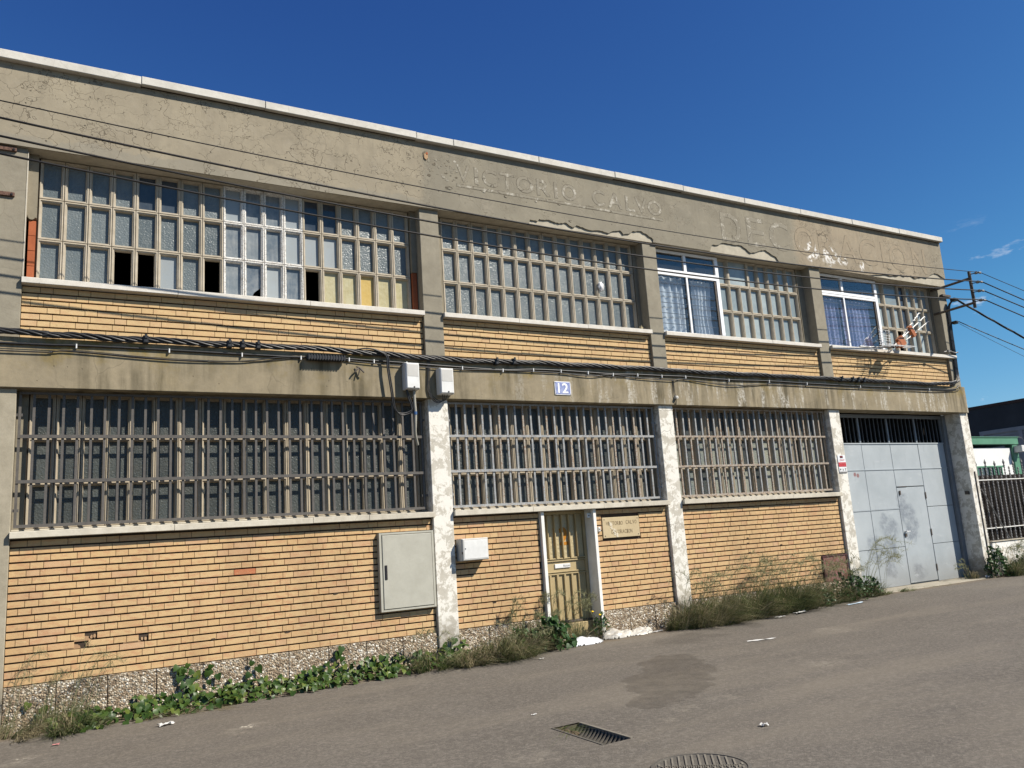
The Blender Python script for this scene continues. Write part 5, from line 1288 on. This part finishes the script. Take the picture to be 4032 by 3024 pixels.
def grass(cx_, cy_, rx, ry, h, n, label, mix=(.45, .3, .25), lean=(0, -.12), wid=.0042, name='grass_tuft', stalks=0, sh=.8, slean=(.25, -.1), plume=True, pw=.0035, pn=4):
    z0 = gz(cx_); T = thing(name, (cx_, cy_, z0), label, 'grass', 'grass along the foot of the wall')
    sets = [MB(), MB(), MB()]
    tufts = []
    for i in range(max(4, int(n / 45))):
        a = random.uniform(0, 6.28); r_ = random.random() ** .5
        tufts.append((cx_ + rx * r_ * math.cos(a), cy_ + ry * r_ * math.sin(a), random.gauss(0, .16), random.gauss(0, .10), random.uniform(.4, 1.2), random.choices((0, 1, 2), mix)[0]))
    for i in range(n):
        k_ = random.choices((0, 1, 2), mix)[0]; a = random.uniform(0, 6.28); r_ = random.random() ** .5
        tf = random.choice(tufts)
        bx, by = tf[0] + random.gauss(0, .035), tf[1] + random.gauss(0, .03)
        r_ = min(1.2, math.hypot((bx - cx_) / rx, (by - cy_) / ry))
        hh = h * tf[4] * random.uniform(.25, 1.15) * (1 - .3 * r_ ** 2)
        if random.random() < .5: k_ = tf[5]
        an = random.uniform(0, 6.28); sp_ = abs(random.gauss(0, 1)) * hh * .55
        ox = tf[2] * .6 + lean[0] + sp_ * math.cos(an) + .14 * (bx - cx_) / rx; oy = tf[3] * .6 + lean[1] * .7 + sp_ * math.sin(an) * .8 + .10 * (by - cy_) / ry
        cur = random.uniform(.2, 1.3)
        b = Vector((bx, by, z0 - .01)); pts = [b, b + Vector((ox * .25, oy * .25, hh * .5)), b + Vector((ox * .65, oy * .65, hh * .85)), b + Vector((ox * (1 + .55 * cur), oy * (1 + .55 * cur), hh * (1.0 - .30 * cur)))]
        th = random.uniform(0, 3.14)
        sets[k_].strip(pts, wid * random.uniform(.6, 1.4), (math.cos(th), math.sin(th), 0), random.random())
    for k_, nm in enumerate((('green_blades', 'grass'), ('dark_blades', 'grass_dk'), ('dry_blades', 'dry'))):
        if sets[k_].v: tag(sets[k_].build(nm[0], nm[1], T, origin=(cx_, cy_, z0)), kind='stuff')
    if stalks:
        st, pl_ = MB(), MB()
        for i in range(stalks):
            bx, by = cx_ + random.uniform(-rx, rx), cy_ + random.uniform(-ry, ry); hh = sh * random.uniform(.55, 1.0)
            dx, dy = slean[0] * random.uniform(.4, 1.5), slean[1] * random.uniform(.2, 1.5)
            pts = bz([(bx, by, z0), (bx + dx * .25, by + dy * .25, z0 + hh * .5), (bx + dx * .65, by + dy * .65, z0 + hh * .88), (bx + dx * 1.15, by + dy * 1.1, z0 + hh), (bx + dx * 1.6, by + dy * 1.4, z0 + hh * .93)], 5)
            st.tube(pts, [.0028 * (1 - .7 * j / (len(pts) - 1)) for j in range(len(pts))], 4, r=random.random())
            if not plume: continue
            for j in range(int(len(pts) * .45), len(pts)):
                for q in range(pn):
                    p = pts[j] + Vector((random.uniform(-.01, .01), random.uniform(-.01, .01), 0)); ln = random.uniform(.05, .13) * sh / .8
                    d_ = Vector((dx * .5 + random.gauss(0, .25), random.gauss(0, .25), random.uniform(-.25, .55))).normalized() * ln
                    pl_.strip([p, p + d_ * .5, p + d_ + Vector((0, 0, -.25 * ln))], pw, (random.uniform(-1, 1), random.uniform(-1, 1), .3), random.random())
        tag(st.build('stalks', 'seed', T, origin=(cx_, cy_, z0)), kind='stuff')
        if pl_.v: tag(pl_.build('plumes', 'seed', T, origin=(cx_, cy_, z0)), kind='stuff')
    return T
grass(.72, -.30, .44, .24, .38, 2200, 'shaggy brownish grass tuft between the white pillar and the leafy weed', (.25, .25, .5), (.05, -.18), stalks=8, sh=.5)
grass(.25, -.35, .30, .18, .22, 700, 'low dry grass at the foot of the white pillar', (.25, .2, .55), (-.02, -.15))
grass(1.25, -.02, .35, .10, .45, 300, 'thin grass rising behind the leafy weed by the brick', (.5, .3, .2), (.03, -.05), stalks=16, sh=.78, slean=(.1, -.05))
grass(1.98, .02, .22, .10, .38, 160, 'few dry stems in front of the door step', (.3, .2, .5), (.06, -.05), stalks=10, sh=.72, slean=(.18, -.06))
grass(3.75, -.22, .30, .18, .50, 900, 'grass tuft leaning out below the second white pillar', (.3, .3, .4), (.10, -.18), stalks=8, sh=.85)
grass(4.25, -.32, .44, .26, .50, 2400, 'broad tuft of mixed grass at the start of the third brick panel', (.28, .27, .45), (.10, -.20), stalks=10, sh=.85)
grass(4.95, -.28, .44, .26, .50, 2400, 'greener tuft under the tall plumes, middle of the third brick panel', (.35, .4, .25), (.08, -.20), stalks=14, sh=1.0, slean=(.35, -.1))
grass(5.65, -.30, .44, .26, .60, 2600, 'densest dark green tuft under the tall plumes', (.45, .4, .15), (.08, -.18), stalks=16, sh=.95, slean=(.40, -.1))
grass(6.35, -.25, .42, .24, .48, 1900, 'greyish grass tuft before the hatch', (.3, .3, .4), (.08, -.15), stalks=9, sh=.78, slean=(.3, -.1))
grass(7.1, -.20, .35, .20, .44, 800, 'grass mixed among the big weed by the hatch', (.4, .4, .2), (.05, -.12), stalks=14, sh=.85, slean=(.3, -.1))
grass(8.05, -.15, .22, .14, .32, 500, 'grass with long arching plumes bending over towards the gate', (.5, .3, .2), (.1, -.05), stalks=13, sh=.98, slean=(.50, -.08))
grass(8.7, -.20, .45, .07, .09, 260, 'low fringe of grass along the gate threshold', (.5, .2, .3), (.02, -.03)); grass(10.1, -.22, .6, .06, .05, 90, 'sparse short grass before the wicket door', (.4, .2, .4), (.02, -.03))
grass(11.35, .10, .20, .10, .30, 130, 'dry wisp of grass in the gate corner', (.2, .2, .6), (-.1, -.05), stalks=6, sh=.42, slean=(-.3, -.05))
grass(12.45, -.22, .45, .20, .50, 900, 'grass clump along the boundary wall next to the corner pillar', (.35, .3, .35), (.08, -.12), stalks=16, sh=.7)
grass(13.35, -.22, .5, .20, .55, 900, 'farther grass clump before the boundary wall', (.35, .3, .35), (.08, -.12), stalks=16, sh=.75)
# feathery weed at the left edge
T = grass(-4.30, -.05, .42, .14, .40, 500, 'feathery grey green weed at the end of the brick wall', (.3, .4, .3), (.10, -.05), wid=.0022, name='feathery_weed', stalks=17, sh=.80, slean=(.16, -.05), pw=.0016, pn=3)
grass(-4.55, -.25, .28, .20, .16, 500, 'dry flattened grass at the near corner of the wall', (.1, .1, .8), (.1, -.08)); grass(-4.05, -.38, .22, .08, .22, 420, 'bluish grey tuft spilling on to the road by the ivy', (.2, .7, .1), (.06, -.12))
grass(-3.2, -.42, .6, .06, .06, 260, 'thread of dry stems along the edge of the ivy', (.1, .1, .8), (.1, -.05)); grass(-.25, -.22, .25, .16, .30, 420, 'grass rising between the ivy and the white pillar', (.4, .4, .2), (.02, -.1), stalks=6, sh=.55, slean=(.1, -.02), plume=True)
grass(-.68, -3.86, .05, .05, .035, 60, 'little green tuft growing in the drain', (.7, .2, .1), (0, 0))

# ------------------------------------------------------------------ neighbours to the right of the corner
T = thing('boundary_wall', (13.6, .1, -.3), 'low whitewashed flaking boundary wall under the iron fence', 'wall')
tpart(T, 'wall', 'wall_white', (12.13, 24.0, .02, .20, -.5, .548), ch=.012)
tpart(T, 'cap', 'apron', (12.13, 24.0, .0, .22, .5485, .572), ch=.008); chip(12.36, .28, .13, .30, .02, 'mortar', 'render_loss', T, 12, .004)
T = thing('iron_fence', (13.6, .1, .57), 'wrought iron fence of twisted bars with spear tips beside the corner pillar', 'fence')
tb = MB(); nseg = 100; L_ = 1.50
for i in range(nseg + 1):
    th = i / nseg * L_ * 52
    for q in range(4): a = th + q * math.pi / 2; rr_ = (.019, .010)[q % 2]; tb.v.append((rr_ * math.cos(a), rr_ * math.sin(a), i / nseg * L_))
for i in range(nseg):
    for q in range(4): q2 = (q + 1) % 4; tb.f.append((i * 4 + q, i * 4 + q2, i * 4 + 4 + q2, i * 4 + 4 + q))
tbm = tb.mesh('twisted_bar', 'fence')
tip = MB(); tip.tube([(0, 0, 0), (0, 0, .02), (0, 0, .03), (0, 0, .05), (0, 0, .085), (0, 0, .16)], [.012, .024, .012, .014, .026, .002], 6); tipm = tip.mesh('spear_tip', 'fence')
for i in range(26):
    x = 12.17 + i * .168; tall = i % 4 in (0, 1)
    b_ = inst('twisted_bar', tbm, T, (x, .10, .572), scale=(1, 1, 1.0 if not tall else .98), rot=(0, 0, random.uniform(0, 1.5)))
    if i % 2 == 0: inst('spear_tip', tipm, b_, (x, .10, .572 + L_))
tpart(T, 'rail', 'white_paint', (12.12, 16.6, .082, .118, .815, .832), (12.12, 16.6, .082, .118, 1.790, 1.808))
t = MB(); t.tube([(12.16, .06, 1.62), (12.72, -.02, .60)], .012, 6); t.build('brace', 'insulator', T)
T = MB()
for i in range(3800):
    x = random.uniform(12.13, 17); y = random.uniform(.13, .19); z = random.uniform(.57, 1.1); h_ = random.uniform(.5, 1.0)
    if z + h_ > 2.0: h_ = 2.0 - z + random.uniform(-.06, .05)
    dx = random.gauss(0, .05); T.strip([(x, y, z), (x + dx, y + random.uniform(-.02, .02), z + h_ * .5), (x + dx * 2.2, y + random.uniform(-.02, .02), z + h_)], .007, (1, random.uniform(-.4, .4), 0), random.random())
T.box(12.13, 17, .195, .205, .57, 1.90); 
tag(T.build('brushwood_screen', 'brush'), 'dark brushwood screen tied behind the iron fence', 'screen')
T = thing('green_kiosk', (17.0, 3.2, -.13), 'white panelled kiosk with green frame and barred window behind the fence', 'kiosk')
KX0, KX1, KZ = 14.0, 19.22, 3.075
tpart(T, 'wall', 'panel_white', (KX0 + .1, KX1 - .30, 3.06, 3.14, -.13, 2.80)); tpart(T, 'wall', 'panel_white', (KX0 + .1, KX1 - .1, 3.141, 6.0, -.13, 2.79))
tpart(T, 'roof_beam', 'green_paint', (KX0, KX1, 2.97, 6.05, 2.885, KZ), ch=.01); tpart(T, 'roof_lip', 'green_paint', (KX0 - .02, KX1 + .02, 2.95, 6.07, KZ + .001, KZ + .022))
tpart(T, 'post', 'green_paint', (KX1 - .29, KX1 - .02, 3.0, 3.2, -.13, 2.884), ch=.01); tpart(T, 'post', 'green_paint', (KX0, KX0 + .2, 3.0, 3.2, -.13, 2.884))
kw = tpart(T, 'window', 'dark_pane', (15.2, 18.35, 3.045, 3.058, .9, 2.27)); tpart(kw, 'head', 'green_paint', (15.15, 18.40, 3.02, 3.057, 2.271, 2.31))
for i in range(17): x = 15.25 + i * .19; tpart(kw, 'bar', 'green_paint', (x - .02, x + .02, 3.02, 3.042, .9, 2.269))
for i, x in enumerate((16.3, 17.2, 17.75)): tpart(kw, 'poster', 'sign_white', (x, x + (.5, .35, .25)[i], 3.0435, 3.0445, (1.7, 1.6, 1.2)[i], (1.95, 2.05, 2.0)[i]), ch=0)
for x in (15.9, 17.0): tpart(T, 'panel_joint', 'insulator', (x, x + .008, 3.0575, 3.0595, 2.32, 2.80), ch=0)
T = thing('lamp_box', (19.1, 2.9, 2.66), 'white lamp box on the corner post of the green kiosk', 'lamp'); tpart(T, 'body', 'box_white', (18.99, 19.20, 2.78, 2.998, 2.66, 2.84), ch=.01)
cable('lamp_lead', [(19.15, 2.96, 3.09), (19.38, 2.96, 3.07), (19.50, 2.96, 2.93), (19.52, 2.96, 2.76), (19.40, 2.9, 2.68), (19.2, 2.86, 2.69)], .008, 'pale lead looping from the kiosk roof to the lamp box', 'insulator')
T = thing('dark_building', (28, 8, -.3), 'charcoal building with a grey roller shutter standing behind the kiosk', 'building')
tpart(T, 'wall', 'charcoal', (24.0, 40, 1.5, 24, -.5, 4.60)); tpart(T, 'parapet', 'parapet', (23.97, 40.03, 1.47, 24.03, 4.601, 4.70))
sh = tpart(T, 'shutter', 'shutter', (23.985, 23.999, 2.2, 6.62, -.13, 3.66))
for i in range(28): t = MB(); t.box(23.965, 23.984, 2.2, 6.62, 1.2 + i * .087, 1.2 + i * .087 + .07); t.build('slat', 'shutter', sh)
tpart(T, 'shutter_frame', 'shutter', (23.94, 23.998, 2.1, 6.76, 3.661, 3.79)); tpart(T, 'shutter_frame', 'shutter', (23.94, 23.998, 6.621, 6.76, -.13, 3.66)); tpart(T, 'shutter_frame', 'shutter', (23.93, 23.964, 5.32, 5.46, -.13, 3.66))
